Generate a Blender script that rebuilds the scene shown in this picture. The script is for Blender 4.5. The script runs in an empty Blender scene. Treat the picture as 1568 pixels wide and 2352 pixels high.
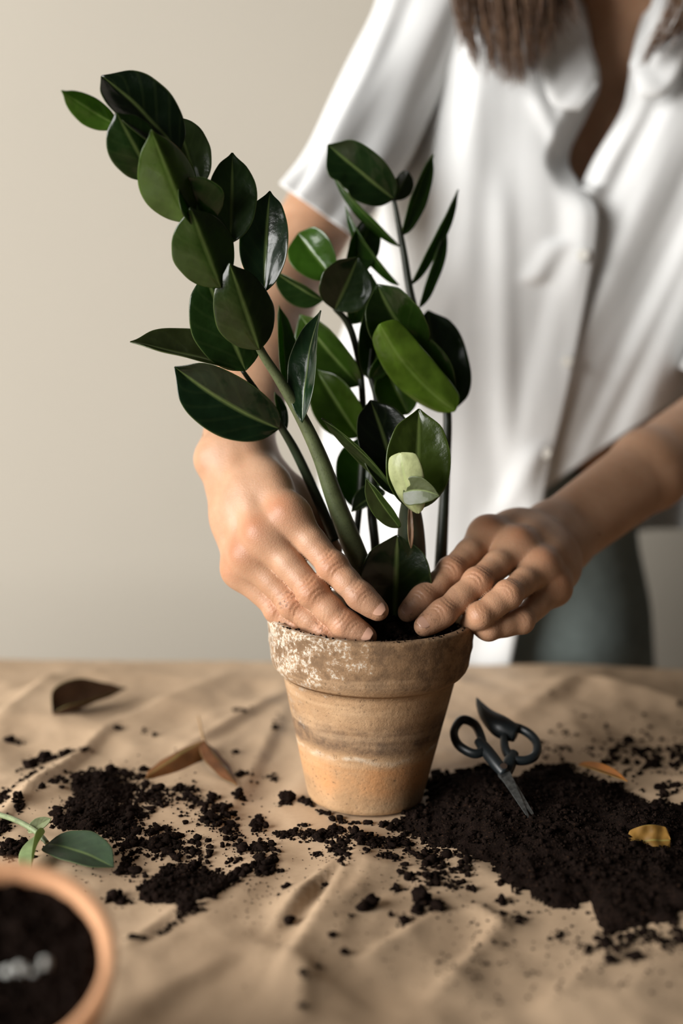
import bpy, bmesh, math, random
import numpy as np
from mathutils import Vector, Matrix, Quaternion
from mathutils import noise as mnoise

random.seed(7)
rng = np.random.default_rng(7)
SC = bpy.context.scene
COL = SC.collection
V = Vector

# ------------------------------------------------------------------ camera
FPX = 50.0 / 36.0 * 2352.0            # focal length in pixels of the 1568x2352 frame
PITCH = math.radians(11.0)
CAM = V((0.0, -0.93, 0.38))
FWD = V((0, math.cos(PITCH), -math.sin(PITCH)))
UP = V((0, math.sin(PITCH), math.cos(PITCH)))
RIGHT = V((1, 0, 0))
cam = bpy.data.cameras.new('camera')
cam.sensor_fit = 'VERTICAL'; cam.sensor_height = 36.0; cam.lens = 50.0
cam.clip_start = 0.02
cam.dof.use_dof = True
cam.dof.focus_distance = 0.912
cam.dof.aperture_fstop = 2.3
camo = bpy.data.objects.new('camera', cam)
camo.location = CAM
camo.rotation_euler = (math.pi / 2 - PITCH, 0, 0)
COL.objects.link(camo)
SC.camera = camo

# ------------------------------------------------------------------ light
world = bpy.data.worlds.new('world'); SC.world = world
world.use_nodes = True
bg = world.node_tree.nodes['Background']
bg.inputs[0].default_value = (1.0, 0.93, 0.84, 1)
bg.inputs[1].default_value = 0.035
wl = bpy.data.lights.new('window_light', 'AREA')
wl.shape = 'RECTANGLE'; wl.size = 2.3; wl.size_y = 1.9
wl.energy = 200.0
wl.color = (1.0, 0.985, 0.955)
wlo = bpy.data.objects.new('window_light', wl)
wlo.location = (-2.42, -1.40, 0.95)
wlo.rotation_euler = (0, -math.pi / 2, 0)      # faces +X, into the room
wlo.rotation_euler = (V((1.0, 0.55, -0.20))).to_track_quat('-Z', 'Y').to_euler()
COL.objects.link(wlo)
SC.view_settings.view_transform = 'Standard'
SC.view_settings.look = 'None'
SC.view_settings.gamma = 1.0
SC.view_settings.use_curve_mapping = False
SC.view_settings.exposure = 0.1
SC.cycles.max_bounces = 4
SC.cycles.diffuse_bounces = 2
SC.cycles.glossy_bounces = 2
SC.cycles.transmission_bounces = 2
SC.cycles.adaptive_threshold = 0.04

# ------------------------------------------------------------------ projections
def ray(px, py):
    return FWD + RIGHT * ((px - 784.0) / FPX) + UP * ((1176.0 - py) / FPX)
def P(px, py, d):                       # point at depth d along the camera axis
    return CAM + ray(px, py) * d
def W(px, py, Y):                       # point in the plane y = Y
    r = ray(px, py)
    return CAM + r * ((Y - CAM.y) / r.y)
def T(px, py, z=0.0):                   # point in the plane z
    r = ray(px, py)
    return CAM + r * ((z - CAM.z) / r.z)

# ------------------------------------------------------------------ object helpers
def link(name, me, mat=None, parent=None, smooth=True):
    o = bpy.data.objects.new(name, me)
    COL.objects.link(o)
    if mat is not None and len(me.materials) == 0:
        me.materials.append(mat)
    if smooth and me.polygons:
        me.polygons.foreach_set('use_smooth', np.ones(len(me.polygons), dtype=bool))
    if parent is not None:
        o.parent = parent
        o.matrix_parent_inverse = world_of(parent).inverted()
    return o
def world_of(o):
    m = Matrix.LocRotScale(o.location, o.rotation_euler, o.scale)
    if o.parent:
        m = world_of(o.parent) @ o.matrix_parent_inverse @ m
    return m
def mesh(name, verts, faces):
    me = bpy.data.meshes.new(name)
    me.from_pydata([tuple(v) for v in verts], [], [tuple(f) for f in faces])
    me.update()
    return me
def mesh_np(name, v, f):                # all faces with the same number of corners
    v = np.asarray(v, np.float32); f = np.asarray(f, np.int32)
    me = bpy.data.meshes.new(name)
    me.vertices.add(len(v)); me.vertices.foreach_set('co', v.ravel())
    n, k = f.shape
    me.loops.add(n * k); me.loops.foreach_set('vertex_index', f.ravel())
    me.polygons.add(n)
    me.polygons.foreach_set('loop_start', np.arange(0, n * k, k, dtype=np.int32))
    me.update(calc_edges=True)
    me.validate()
    return me
def bm_mesh(name, bm):
    me = bpy.data.meshes.new(name); bm.to_mesh(me); bm.free(); return me
def empty(name, loc):
    o = bpy.data.objects.new(name, None); o.location = loc
    o.empty_display_size = 0.02
    COL.objects.link(o); return o
def tag(o, label=None, cat=None, group=None, kind=None):
    if label: o['label'] = label
    if cat: o['category'] = cat
    if group: o['group'] = group
    if kind: o['kind'] = kind
    return o
def mod_sub(o, lv=1):
    m = o.modifiers.new('subdivision', 'SUBSURF'); m.levels = lv; m.render_levels = lv
def mod_solid(o, t, off=0.0):
    m = o.modifiers.new('thickness', 'SOLIDIFY'); m.thickness = t; m.offset = off
def box_mesh(name, c, s, bevel=0.0, rotz=0.0):
    bm = bmesh.new()
    bmesh.ops.create_cube(bm, size=1.0)
    for v in bm.verts:
        v.co = V((v.co.x * s[0], v.co.y * s[1], v.co.z * s[2]))
    if bevel:
        bmesh.ops.bevel(bm, geom=bm.edges[:], offset=bevel, segments=2, affect='EDGES')
    bmesh.ops.rotate(bm, verts=bm.verts, cent=(0, 0, 0), matrix=Matrix.Rotation(rotz, 3, 'Z'))
    bmesh.ops.translate(bm, verts=bm.verts, vec=V(c))
    return bm_mesh(name, bm)
def catmull(pts, n):
    """smooth curve through points (Vectors or float tuples), n samples per span"""
    pts = [np.array(p, float) for p in pts]
    out = []
    for i in range(len(pts) - 1):
        p0 = pts[max(i - 1, 0)]; p1 = pts[i]; p2 = pts[i + 1]; p3 = pts[min(i + 2, len(pts) - 1)]
        for k in range(n):
            t = k / n
            out.append(0.5 * ((2 * p1) + (-p0 + p2) * t + (2 * p0 - 5 * p1 + 4 * p2 - p3) * t * t + (-p0 + 3 * p1 - 3 * p2 + p3) * t ** 3))
    out.append(pts[-1])
    return out
def tube(name, pts, radii, seg=12, n=6, flat=None, closed_ends=True):
    """tube along a smooth curve; radii given per control point"""
    ctrl = [np.append(np.array(p, float), r) for p, r in zip(pts, radii)]
    cs = catmull(ctrl, n)
    verts = []; faces = []
    up = None
    for i, c in enumerate(cs):
        a = V(c[:3])
        nx = V(cs[min(i + 1, len(cs) - 1)][:3]) - V(cs[max(i - 1, 0)][:3])
        t = nx.normalized()
        if up is None:
            up = t.orthogonal().normalized()
            if flat is not None: up = (flat - t * flat.dot(t)).normalized()
        up = (up - t * up.dot(t)).normalized()
        s = t.cross(up)
        for k in range(seg):
            an = 2 * math.pi * k / seg
            verts.append(a + (up * math.cos(an) + s * math.sin(an)) * max(c[3], 1e-5))
    for i in range(len(cs) - 1):
        for k in range(seg):
            a = i * seg + k; b = i * seg + (k + 1) % seg
            faces.append((a, b, b + seg, a + seg))
    if closed_ends:
        faces.append(tuple(range(seg))[::-1])
        faces.append(tuple((len(cs) - 1) * seg + k for k in range(seg)))
    return mesh(name, verts, faces)
def lathe(name, prof, seg=96, M=None, wob=0.0):
    verts = []; faces = []
    for (r, z) in prof:
        for k in range(seg):
            a = 2 * math.pi * k / seg
            rr = r * (1 + wob * mnoise.noise(V((math.cos(a) * 1.3, math.sin(a) * 1.3, z * 40))))
            p = V((rr * math.cos(a), rr * math.sin(a), z))
            verts.append(M @ p if M else p)
    n = len(prof)
    for i in range(n - 1):
        for k in range(seg):
            a = i * seg + k; b = i * seg + (k + 1) % seg
            faces.append((a, b, b + seg, a + seg))
    faces.append(tuple(range(seg))[::-1])
    faces.append(tuple((n - 1) * seg + k for k in range(seg)))
    return mesh(name, verts, faces)

# ------------------------------------------------------------------ materials
def mat_new(name):
    m = bpy.data.materials.new(name); m.use_nodes = True
    nt = m.node_tree
    return m, nt, nt.nodes['Principled BSDF']
def nd(nt, t, **kw):
    n = nt.nodes.new(t)
    for k, v in kw.items():
        if k in n.inputs: n.inputs[k].default_value = v
        else: setattr(n, k, v)
    return n
def ramp(nt, fac, stops):
    r = nt.nodes.new('ShaderNodeValToRGB')
    el = r.color_ramp.elements
    while len(el) < len(stops): el.new(0.5)
    for e, (p, c) in zip(el, stops):
        e.position = p
        e.color = (c[0], c[1], c[2], 1) if hasattr(c, '__len__') else (c, c, c, 1)
    nt.links.new(fac, r.inputs[0]); return r
def mixc(nt, fac, a, b, mode='MIX'):
    n = nt.nodes.new('ShaderNodeMix'); n.data_type = 'RGBA'; n.blend_type = mode
    for s, v in ((0, fac), (6, a), (7, b)):
        if hasattr(v, 'is_linked'): nt.links.new(v, n.inputs[s])
        elif hasattr(v, '__len__'): n.inputs[s].default_value = (v[0], v[1], v[2], 1)
        else: n.inputs[s].default_value = v
    return n.outputs[2]
def coords(nt, kind='Object', scale=(1, 1, 1)):
    tc = nt.nodes.new('ShaderNodeTexCoord')
    mp = nt.nodes.new('ShaderNodeMapping'); mp.inputs['Scale'].default_value = scale
    nt.links.new(tc.outputs[kind], mp.inputs[0]); return mp.outputs[0]
def noise(nt, vec, scale, detail=3.0, rough=0.55, dist=0.0):
    n = nt.nodes.new('ShaderNodeTexNoise')
    n.inputs['Scale'].default_value = scale; n.inputs['Detail'].default_value = detail
    n.inputs['Roughness'].default_value = rough; n.inputs['Distortion'].default_value = dist
    nt.links.new(vec, n.inputs['Vector']); return n.outputs[0]
def bump(nt, bsdf, h, strength=0.3, dist=0.001):
    b = nt.nodes.new('ShaderNodeBump'); b.inputs['Strength'].default_value = strength
    b.inputs['Distance'].default_value = dist
    nt.links.new(h, b.inputs['Height']); nt.links.new(b.outputs[0], bsdf.inputs['Normal']); return b
def math_n(nt, op, a, b=0.0):
    n = nt.nodes.new('ShaderNodeMath'); n.operation = op
    for i, v in enumerate((a, b)):
        if hasattr(v, 'is_linked'): nt.links.new(v, n.inputs[i])
        else: n.inputs[i].default_value = v
    return n.outputs[0]

def simple(name, col, rough=0.6, var=0.12, scale=30.0, bstr=0.15, bdist=0.001, **kw):
    m, nt, b = mat_new(name)
    v = coords(nt)
    n = noise(nt, v, scale)
    c2 = [max(0, c * (1 - var)) for c in col]; c1 = [min(1, c * (1 + var)) for c in col]
    r = ramp(nt, n, [(0.3, c2), (0.7, c1)])
    nt.links.new(r.outputs[0], b.inputs['Base Color'])
    b.inputs['Roughness'].default_value = rough
    for k, x in kw.items(): b.inputs[k.replace('_', ' ')].default_value = x
    if bstr: bump(nt, b, noise(nt, v, scale * 6), bstr, bdist)
    return m

M_WALL = simple('wall_paint', (0.435, 0.400, 0.340), 0.9, 0.015, 3.0, 0, 0)
M_FLOOR = simple('floor_boards', (0.22, 0.15, 0.10), 0.5, 0.2, 6.0)
M_TRIM = simple('white_trim', (0.75, 0.73, 0.69), 0.5, 0.02)
M_WOOD = simple('table_wood', (0.30, 0.19, 0.11), 0.5, 0.2, 12.0)

def make_paper():
    m, nt, b = mat_new('kraft_paper')
    v = coords(nt)
    big = noise(nt, v, 9.0, 4)
    fib = noise(nt, coords(nt, 'Object', (1, 6, 1)), 260.0, 3)
    c = ramp(nt, big, [(0.25, (0.465, 0.322, 0.205)), (0.75, (0.53, 0.380, 0.250))])
    c2 = mixc(nt, 0.10, c.outputs[0], ramp(nt, fib, [(0.35, (0.30, 0.20, 0.12)), (0.65, (0.72, 0.55, 0.36))]).outputs[0])
    nt.links.new(c2, b.inputs['Base Color'])
    b.inputs['Roughness'].default_value = 0.62
    b.inputs['Specular IOR Level'].default_value = 0.35
    bump(nt, b, math_n(nt, 'ADD', noise(nt, v, 55.0, 3), math_n(nt, 'MULTIPLY', fib, 0.15)), 0.25, 0.002)
    return m
M_PAPER = make_paper()

def make_soil(name='soil', lift=1.0):
    m, nt, b = mat_new(name)
    v = coords(nt)
    n = noise(nt, v, 700.0, 3, 0.7)
    n2 = noise(nt, v, 120.0, 3)
    c = ramp(nt, n, [(0.30, (0.0035 * lift, 0.0022 * lift, 0.0018 * lift)), (0.60, (0.013 * lift, 0.008 * lift, 0.006 * lift)), (0.78, (0.085 * lift, 0.040 * lift, 0.019 * lift))])
    c2 = mixc(nt, ramp(nt, n2, [(0.4, 0.0), (0.7, 0.6)]).outputs[0], c.outputs[0], (0.012 * lift, 0.007 * lift, 0.0055 * lift))
    nt.links.new(c2, b.inputs['Base Color'])
    b.inputs['Roughness'].default_value = 1.0
    b.inputs['Specular IOR Level'].default_value = 0.04
    bump(nt, b, n, 0.6, 0.0015)
    return m
M_SOIL = make_soil()

def make_terracotta():
    m, nt, b = mat_new('weathered_terracotta')
    v = coords(nt)
    sep = nt.nodes.new('ShaderNodeSeparateXYZ'); nt.links.new(v, sep.inputs[0])
    z = sep.outputs[2]
    big = noise(nt, v, 26.0, 5, 0.6, 0.1)
    med = noise(nt, v, 85.0, 6, 0.72, 0.1)
    fine = noise(nt, v, 420.0, 4, 0.7)
    band = noise(nt, coords(nt, 'Object', (5, 5, 60)), 1.0, 3, 0.6)
    base = ramp(nt, big, [(0.28, (0.33, 0.195, 0.098)), (0.5, (0.46, 0.285, 0.152)), (0.72, (0.57, 0.385, 0.225))])
    # body: dark damp band in the middle, orange below it, pale above
    zz = math_n(nt, 'ADD', z, math_n(nt, 'MULTIPLY', math_n(nt, 'SUBTRACT', big, 0.5), 0.016))
    dark = ramp(nt, math_n(nt, 'MULTIPLY', zz, 1.0 / 0.13), [(0.335, 0.0), (0.375, 0.85), (0.44, 1.0), (0.54, 0.35), (0.66, 0.30), (0.70, 0.2)])
    dk = math_n(nt, 'MULTIPLY', dark.outputs[0], ramp(nt, med, [(0.30, 0.35), (0.62, 1.0)]).outputs[0])
    zn = math_n(nt, 'MULTIPLY', zz, 1.0 / 0.13)
    ora = math_n(nt, 'MULTIPLY', ramp(nt, zn, [(0.06, 0.0), (0.16, 0.9), (0.28, 0.9), (0.33, 0.1)]).outputs[0], ramp(nt, big, [(0.40, 0.1), (0.62, 0.75)]).outputs[0])
    base0 = mixc(nt, ora, base.outputs[0], (0.58, 0.25, 0.085))
    wl_ = math_n(nt, 'MULTIPLY', ramp(nt, zn, [(0.305, 0.0), (0.325, 0.55), (0.345, 0.0)]).outputs[0], ramp(nt, med, [(0.42, 0.0), (0.6, 1.0)]).outputs[0])
    base1 = mixc(nt, wl_, base0, (0.70, 0.62, 0.50))
    c1 = mixc(nt, dk, base1, (0.10, 0.062, 0.041))
    # rim: brown crust
    rim = ramp(nt, math_n(nt, 'MULTIPLY', zz, 1.0 / 0.13), [(0.70, 0.0), (0.735, 1.0)])
    crust = math_n(nt, 'MULTIPLY', rim.outputs[0], ramp(nt, med, [(0.42, 0.95), (0.62, 0.25)]).outputs[0])
    c2 = mixc(nt, crust, c1, (0.155, 0.094, 0.052))
    # ring marks
    c3 = mixc(nt, ramp(nt, band, [(0.52, 0.0), (0.66, 0.45)]).outputs[0], c2, (0.62, 0.42, 0.25))
    # white lime bloom, heavier on one side of the rim
    sx = math_n(nt, 'ADD', math_n(nt, 'MULTIPLY', sep.outputs[0], -3.2), math_n(nt, 'MULTIPLY', sep.outputs[1], -0.6))
    lime = math_n(nt, 'ADD', math_n(nt, 'ADD', sx, math_n(nt, 'MULTIPLY', z, 1.9)), math_n(nt, 'MULTIPLY', med, 1.15))
    lm = ramp(nt, math_n(nt, 'MULTIPLY', lime, 1.0), [(0.93, 0.0), (1.06, 0.75)])
    lf = math_n(nt, 'MULTIPLY', math_n(nt, 'MULTIPLY', lm.outputs[0], ramp(nt, zn, [(0.62, 0.35), (0.74, 1.0)]).outputs[0]), ramp(nt, fine, [(0.46, 0.0), (0.56, 1.0)]).outputs[0])
    c4 = mixc(nt, lf, c3, (0.60, 0.56, 0.48))
    spk = ramp(nt, fine, [(0.32, 0.6), (0.42, 0.0)])
    c5 = mixc(nt, spk.outputs[0], c4, (0.10, 0.065, 0.04))
    nt.links.new(c5, b.inputs['Base Color'])
    b.inputs['Roughness'].default_value = 0.85
    b.inputs['Specular IOR Level'].default_value = 0.25
    bump(nt, b, math_n(nt, 'ADD', math_n(nt, 'MULTIPLY', fine, 0.4), math_n(nt, 'ADD', med, math_n(nt, 'MULTIPLY', band, 0.5))), 0.45, 0.0018)
    return m
M_TERRA = make_terracotta()
M_TERRA2 = simple('clean_terracotta', (0.64, 0.33, 0.17), 0.8, 0.15, 40.0, 0.3)

def make_leaf(name, gloss=0.17, coat=0.7, trans=0.25):
    m, nt, b = mat_new(name)
    oi = nt.nodes.new('ShaderNodeObjectInfo')
    uv = nt.nodes.new('ShaderNodeUVMap')
    sep = nt.nodes.new('ShaderNodeSeparateXYZ'); nt.links.new(uv.outputs[0], sep.inputs[0])
    u = math_n(nt, 'ABSOLUTE', math_n(nt, 'SUBTRACT', sep.outputs[0], 0.5))      # 0 at midrib, .5 at edge
    v = coords(nt)
    n = noise(nt, v, 60.0, 4, 0.6)
    n2 = noise(nt, v, 450.0, 3, 0.6)
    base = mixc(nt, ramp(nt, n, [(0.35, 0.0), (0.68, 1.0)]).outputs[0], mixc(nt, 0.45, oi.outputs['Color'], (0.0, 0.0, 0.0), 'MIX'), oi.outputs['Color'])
    rib = ramp(nt, u, [(0.0, 1.0), (0.022, 0.55), (0.05, 0.0)])
    lighter = mixc(nt, 0.55, oi.outputs['Color'], (0.30, 0.40, 0.12))
    c = mixc(nt, math_n(nt, 'MULTIPLY', rib.outputs[0], 0.55), base, lighter)
    edge = ramp(nt, u, [(0.475, 0.0), (0.495, 1.0)])
    c = mixc(nt, math_n(nt, 'MULTIPLY', edge.outputs[0], 0.35), c, lighter)
    # slanted side veins
    w = nt.nodes.new('ShaderNodeTexWave'); w.wave_type = 'BANDS'; w.bands_direction = 'X'
    w.inputs['Scale'].default_value = 1.7; w.inputs['Distortion'].default_value = 2.5; w.inputs['Detail'].default_value = 2.0
    cmb = nt.nodes.new('ShaderNodeCombineXYZ')
    nt.links.new(math_n(nt, 'SUBTRACT', math_n(nt, 'MULTIPLY', sep.outputs[1], 1.0), math_n(nt, 'MULTIPLY', u, 0.7)), cmb.inputs[0])
    nt.links.new(cmb.outputs[0], w.inputs['Vector'])
    c = mixc(nt, math_n(nt, 'MULTIPLY', ramp(nt, w.outputs[0], [(0.80, 0.0), (0.98, 1.0)]).outputs[0], 0.02), c, lighter)
    nt.links.new(c, b.inputs['Base Color'])
    rr = ramp(nt, n, [(0.3, gloss * 0.8), (0.7, gloss * 1.6)])
    nt.links.new(rr.outputs[0], b.inputs['Roughness'])
    b.inputs['Specular IOR Level'].default_value = 0.30
    b.inputs['Coat Weight'].default_value = coat * 0.6
    b.inputs['Coat Roughness'].default_value = 0.09
    hh = math_n(nt, 'ADD', math_n(nt, 'MULTIPLY', w.outputs[0], 0.05), math_n(nt, 'ADD', n, math_n(nt, 'MULTIPLY', n2, 0.08)))
    bump(nt, b, hh, 0.35, 0.0018)
    tr = nt.nodes.new('ShaderNodeBsdfTranslucent')
    tcol = mixc(nt, 1.0, mixc(nt, 0.06, oi.outputs['Color'], (0.25, 0.42, 0.03)), (4.5, 4.5, 2.5), 'MULTIPLY')
    nt.links.new(tcol, tr.inputs[0])
    mx = nt.nodes.new('ShaderNodeMixShader'); mx.inputs[0].default_value = trans
    out = nt.nodes['Material Output']
    nt.links.new(b.outputs[0], mx.inputs[1]); nt.links.new(tr.outputs[0], mx.inputs[2])
    nt.links.new(mx.outputs[0], out.inputs[0])
    return m
M_LEAF = make_leaf('leaf_glossy')
M_DRY = make_leaf('leaf_dry', 0.6, 0.0, 0.10)
M_YOUNG = make_leaf('leaf_young', 0.38, 0.2, 0.05)

def make_stem():
    m, nt, b = mat_new('green_stem')
    oi = nt.nodes.new('ShaderNodeObjectInfo')
    v = coords(nt)
    n = noise(nt, v, 90.0, 4, 0.6); n2 = noise(nt, v, 900.0, 2)
    c = mixc(nt, ramp(nt, n, [(0.35, 0.0), (0.7, 0.7)]).outputs[0], oi.outputs['Color'], mixc(nt, 0.6, oi.outputs['Color'], (0.02, 0.025, 0.008)))
    c = mixc(nt, ramp(nt, n2, [(0.55, 0.0), (0.72, 0.4)]).outputs[0], c, (0.01, 0.012, 0.006))
    nt.links.new(c, b.inputs['Base Color'])
    b.inputs['Roughness'].default_value = 0.42
    bump(nt, b, n2, 0.2, 0.0006)
    return m
M_STEM = make_stem()

def make_skin():
    m, nt, b = mat_new('skin')
    v = coords(nt)
    at = nt.nodes.new('ShaderNodeAttribute'); at.attribute_name = 'flush'
    n = noise(nt, v, 42.0, 4, 0.6); n2 = noise(nt, v, 190.0, 3)
    base = ramp(nt, n, [(0.30, (0.40, 0.218, 0.124)), (0.70, (0.50, 0.292, 0.180))])
    c = mixc(nt, math_n(nt, 'MULTIPLY', at.outputs['Fac'], 0.85), base.outputs[0], (0.36, 0.12, 0.046))
    c = mixc(nt, ramp(nt, n2, [(0.55, 0.0), (0.75, 0.18)]).outputs[0], c, (0.45, 0.19, 0.11))
    dirt = nt.nodes.new('ShaderNodeAttribute'); dirt.attribute_name = 'dirt'
    dm = math_n(nt, 'MULTIPLY', dirt.outputs['Fac'], ramp(nt, noise(nt, v, 260.0, 3, 0.7), [(0.56, 0.0), (0.63, 0.9)]).outputs[0])
    c = mixc(nt, dm, c, (0.03, 0.018, 0.012))
    nt.links.new(c, b.inputs['Base Color'])
    b.inputs['Roughness'].default_value = 0.48
    b.inputs['Specular IOR Level'].default_value = 0.4
    b.inputs['Subsurface Weight'].default_value = 0.18
    b.inputs['Subsurface Radius'].default_value = (1.0, 0.35, 0.18)
    b.inputs['Subsurface Scale'].default_value = 0.004
    vo = nt.nodes.new('ShaderNodeTexVoronoi'); vo.inputs['Scale'].default_value = 900.0
    nt.links.new(v, vo.inputs['Vector'])
    bump(nt, b, math_n(nt, 'ADD', vo.outputs[0], noise(nt, v, 240.0, 3)), 0.22, 0.0005)
    return m
M_SKIN = make_skin()
M_NAIL = simple('fingernail', (0.47, 0.27, 0.19), 0.25, 0.08, 120.0, 0.05, 0.0003)
def make_cloth(name, col, weave=1400.0, var=0.03, sheen=0.2):
    m, nt, b = mat_new(name)
    v = coords(nt)
    n = noise(nt, v, 18.0, 3)
    r = ramp(nt, n, [(0.3, [c * (1 - var) for c in col]), (0.7, [min(1, c * (1 + var)) for c in col])])
    nt.links.new(r.outputs[0], b.inputs['Base Color'])
    b.inputs['Roughness'].default_value = 0.85
    b.inputs['Specular IOR Level'].default_value = 0.2
    b.inputs['Sheen Weight'].default_value = sheen
    bump(nt, b, noise(nt, v, weave, 2), 0.15, 0.0005)
    tr = nt.nodes.new('ShaderNodeBsdfTranslucent'); nt.links.new(r.outputs[0], tr.inputs[0])
    mx = nt.nodes.new('ShaderNodeMixShader'); mx.inputs[0].default_value = 0.26
    nt.links.new(b.outputs[0], mx.inputs[1]); nt.links.new(tr.outputs[0], mx.inputs[2])
    nt.links.new(mx.outputs[0], nt.nodes['Material Output'].inputs[0])
    return m
M_SHIRT = make_cloth('white_cotton', (0.91, 0.915, 0.91))
M_JEANS = simple('grey_green_denim', (0.17, 0.205, 0.195), 0.9, 0.15, 60.0, 0.3)
def make_hair():
    m, nt, b = mat_new('brown_hair')
    uv = nt.nodes.new('ShaderNodeUVMap')
    n = noise(nt, coords(nt, 'Object', (1, 1, 0.08)), 260.0, 3)
    r = ramp(nt, n, [(0.3, (0.045, 0.021, 0.010)), (0.55, (0.13, 0.068, 0.035)), (0.75, (0.30, 0.185, 0.105))])
    nt.links.new(r.outputs[0], b.inputs['Base Color'])
    b.inputs['Roughness'].default_value = 0.5
    b.inputs['Specular IOR Level'].default_value = 0.3
    return m
M_HAIR = make_hair()
M_BLACK = simple('black_plastic', (0.012, 0.016, 0.018), 0.38, 0.1, 40.0, 0.05)
M_STEEL = simple('brushed_steel', (0.55, 0.56, 0.56), 0.28, 0.1, 60.0, 0.05, Metallic=1.0)
M_BLADE = simple('soiled_steel', (0.14, 0.145, 0.14), 0.45, 0.5, 300.0, 0.3, Metallic=0.8)
M_PERL = simple('white_perlite', (0.50, 0.50, 0.47), 0.8, 0.1, 300.0, 0.4)
M_BUTTON = simple('pearl_button', (0.82, 0.80, 0.74), 0.25, 0.05)

# ================================================================== the setting
FLOOR_Z = -0.745
WALL_Y = 0.78
def struct(name, me, m):
    o = link(name, me, m, smooth=False); o['kind'] = 'structure'; return o
struct('floor', box_mesh('floor', (-0.3, -1.0, FLOOR_Z - 0.02), (5.0, 4.0, 0.04)), M_FLOOR)
struct('wall_back', box_mesh('wall_back', (-0.3, WALL_Y + 0.05, 0.75), (5.0, 0.1, 3.0)), M_WALL)
# left wall with a tall window opening (out of the picture, where the daylight comes from)
WX = -2.60; y0, y1, z0, z1 = -2.63, -0.20, -0.05, 2.0
bm = bmesh.new()
for (c, s) in (((WX - 0.05, (y1 + WALL_Y) / 2, 0.75), (0.1, WALL_Y - y1, 3.0)),
               ((WX - 0.05, (-3.0 + y0) / 2, 0.75), (0.1, y0 + 3.0, 3.0)),
               ((WX - 0.05, (y0 + y1) / 2, (z1 + 2.25) / 2), (0.1, y1 - y0, 2.25 - z1)),
               ((WX - 0.05, (y0 + y1) / 2, (FLOOR_Z + z0) / 2), (0.1, y1 - y0, z0 - FLOOR_Z))):
    r = bmesh.ops.create_cube(bm, size=1.0)
    for v in r['verts']:
        v.co = V((v.co.x * s[0] + c[0], v.co.y * s[1] + c[1], v.co.z * s[2] + c[2]))
bmesh.ops.remove_doubles(bm, verts=bm.verts, dist=1e-4)
struct('wall_left', bm_mesh('wall_left', bm), M_WALL)
fw = empty('window_1', (WX - 0.05, (y0 + y1) / 2, z0)); fw['kind'] = 'structure'
for (c, s) in (((WX - 0.05, y0 + 0.03, (z0 + z1) / 2), (0.07, 0.06, z1 - z0)), ((WX - 0.05, y1 - 0.03, (z0 + z1) / 2), (0.07, 0.06, z1 - z0)),
               ((WX - 0.05, (y0 + y1) / 2, z0 + 0.03), (0.07, y1 - y0 - 0.12, 0.06)), ((WX - 0.05, (y0 + y1) / 2, z1 - 0.03), (0.07, y1 - y0 - 0.12, 0.06))):
    link('window_frame', box_mesh('window_frame', c, s, 0.004), M_TRIM, fw, smooth=False)

# ------------------------------------------------------------------ table with kraft paper
TYAW = math.radians(-2.2)               # back edge runs very slightly towards the camera on the right
TEDGE = 0.305
table = empty('table', (0.05, -0.15, FLOOR_Z))
def edge_y(x):                          # world y of the table's back edge
    return TEDGE + (x - 0.0) * math.tan(TYAW)
TC = V((0.05, -0.2, 0)); tw, td = 1.7, 0.99
ey = edge_y(TC.x) - td / 2 * math.cos(TYAW)
link('table_top', box_mesh('table_top', (TC.x, ey, -0.030), (tw, td, 0.03), 0.004, TYAW), M_WOOD, table, smooth=False)
for sx in (-1, 1):
    for sy in (-1, 1):
        link('leg', box_mesh('leg', (TC.x + sx * (tw / 2 - 0.06), ey + sy * (td / 2 - 0.06), (FLOOR_Z - 0.045) / 2), (0.05, 0.05, -FLOOR_Z - 0.045), 0.004), M_WOOD, table, smooth=False)
tag(table, 'wooden work table covered by the crumpled brown kraft paper', 'table')

# hand-placed creases: (pixel a, pixel b, height in m, width in m, one-sidedness)
CREASE = []
for a, b, h, w, sd in (
        ((0, 1660), (150, 1560), 0.008, 0.022, 1), ((40, 1600), (330, 1535), 0.005, 0.02, 1),
        ((640, 1610), (430, 1720), 0.006, 0.014, 1), ((640, 1660), (520, 1860), 0.004, 0.012, 1),
        ((0, 1880), (240, 1690), 0.007, 0.012, -1), ((200, 1800), (60, 1840), 0.005, 0.014, 1),
        ((760, 1990), (630, 2120), 0.008, 0.012, 1), ((800, 1985), (660, 2230), 0.006, 0.014, -1),
        ((700, 2230), (690, 2352), 0.004, 0.016, 1), ((1160, 2110), (1010, 2290), 0.006, 0.018, -1),
        ((1100, 2080), (1160, 2130), 0.005, 0.010, 1), ((420, 2110), (560, 2010), 0.005, 0.012, 1),
        ((300, 2180), (420, 2080), 0.004, 0.010, -1), ((1180, 1640), (1350, 1560), 0.006, 0.03, -1),
        ((1330, 1570), (1568, 1620), 0.006, 0.035, 1), ((560, 2150), (800, 2330), 0.003, 0.03, 1),
        ((850, 2200), (1000, 2100), 0.004, 0.014, 1), ((1250, 2330), (1420, 2180), 0.004, 0.02, 1),
        ((300, 2330), (520, 2200), 0.004, 0.025, -1), ((540, 1560), (300, 1660), 0.005, 0.02, -1)):
    A = T(*a); B = T(*b)
    CREASE.append((A.x, A.y, B.x, B.y, h, w, sd))
POT = V((0.0165, 0.0, 0.0))
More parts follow.
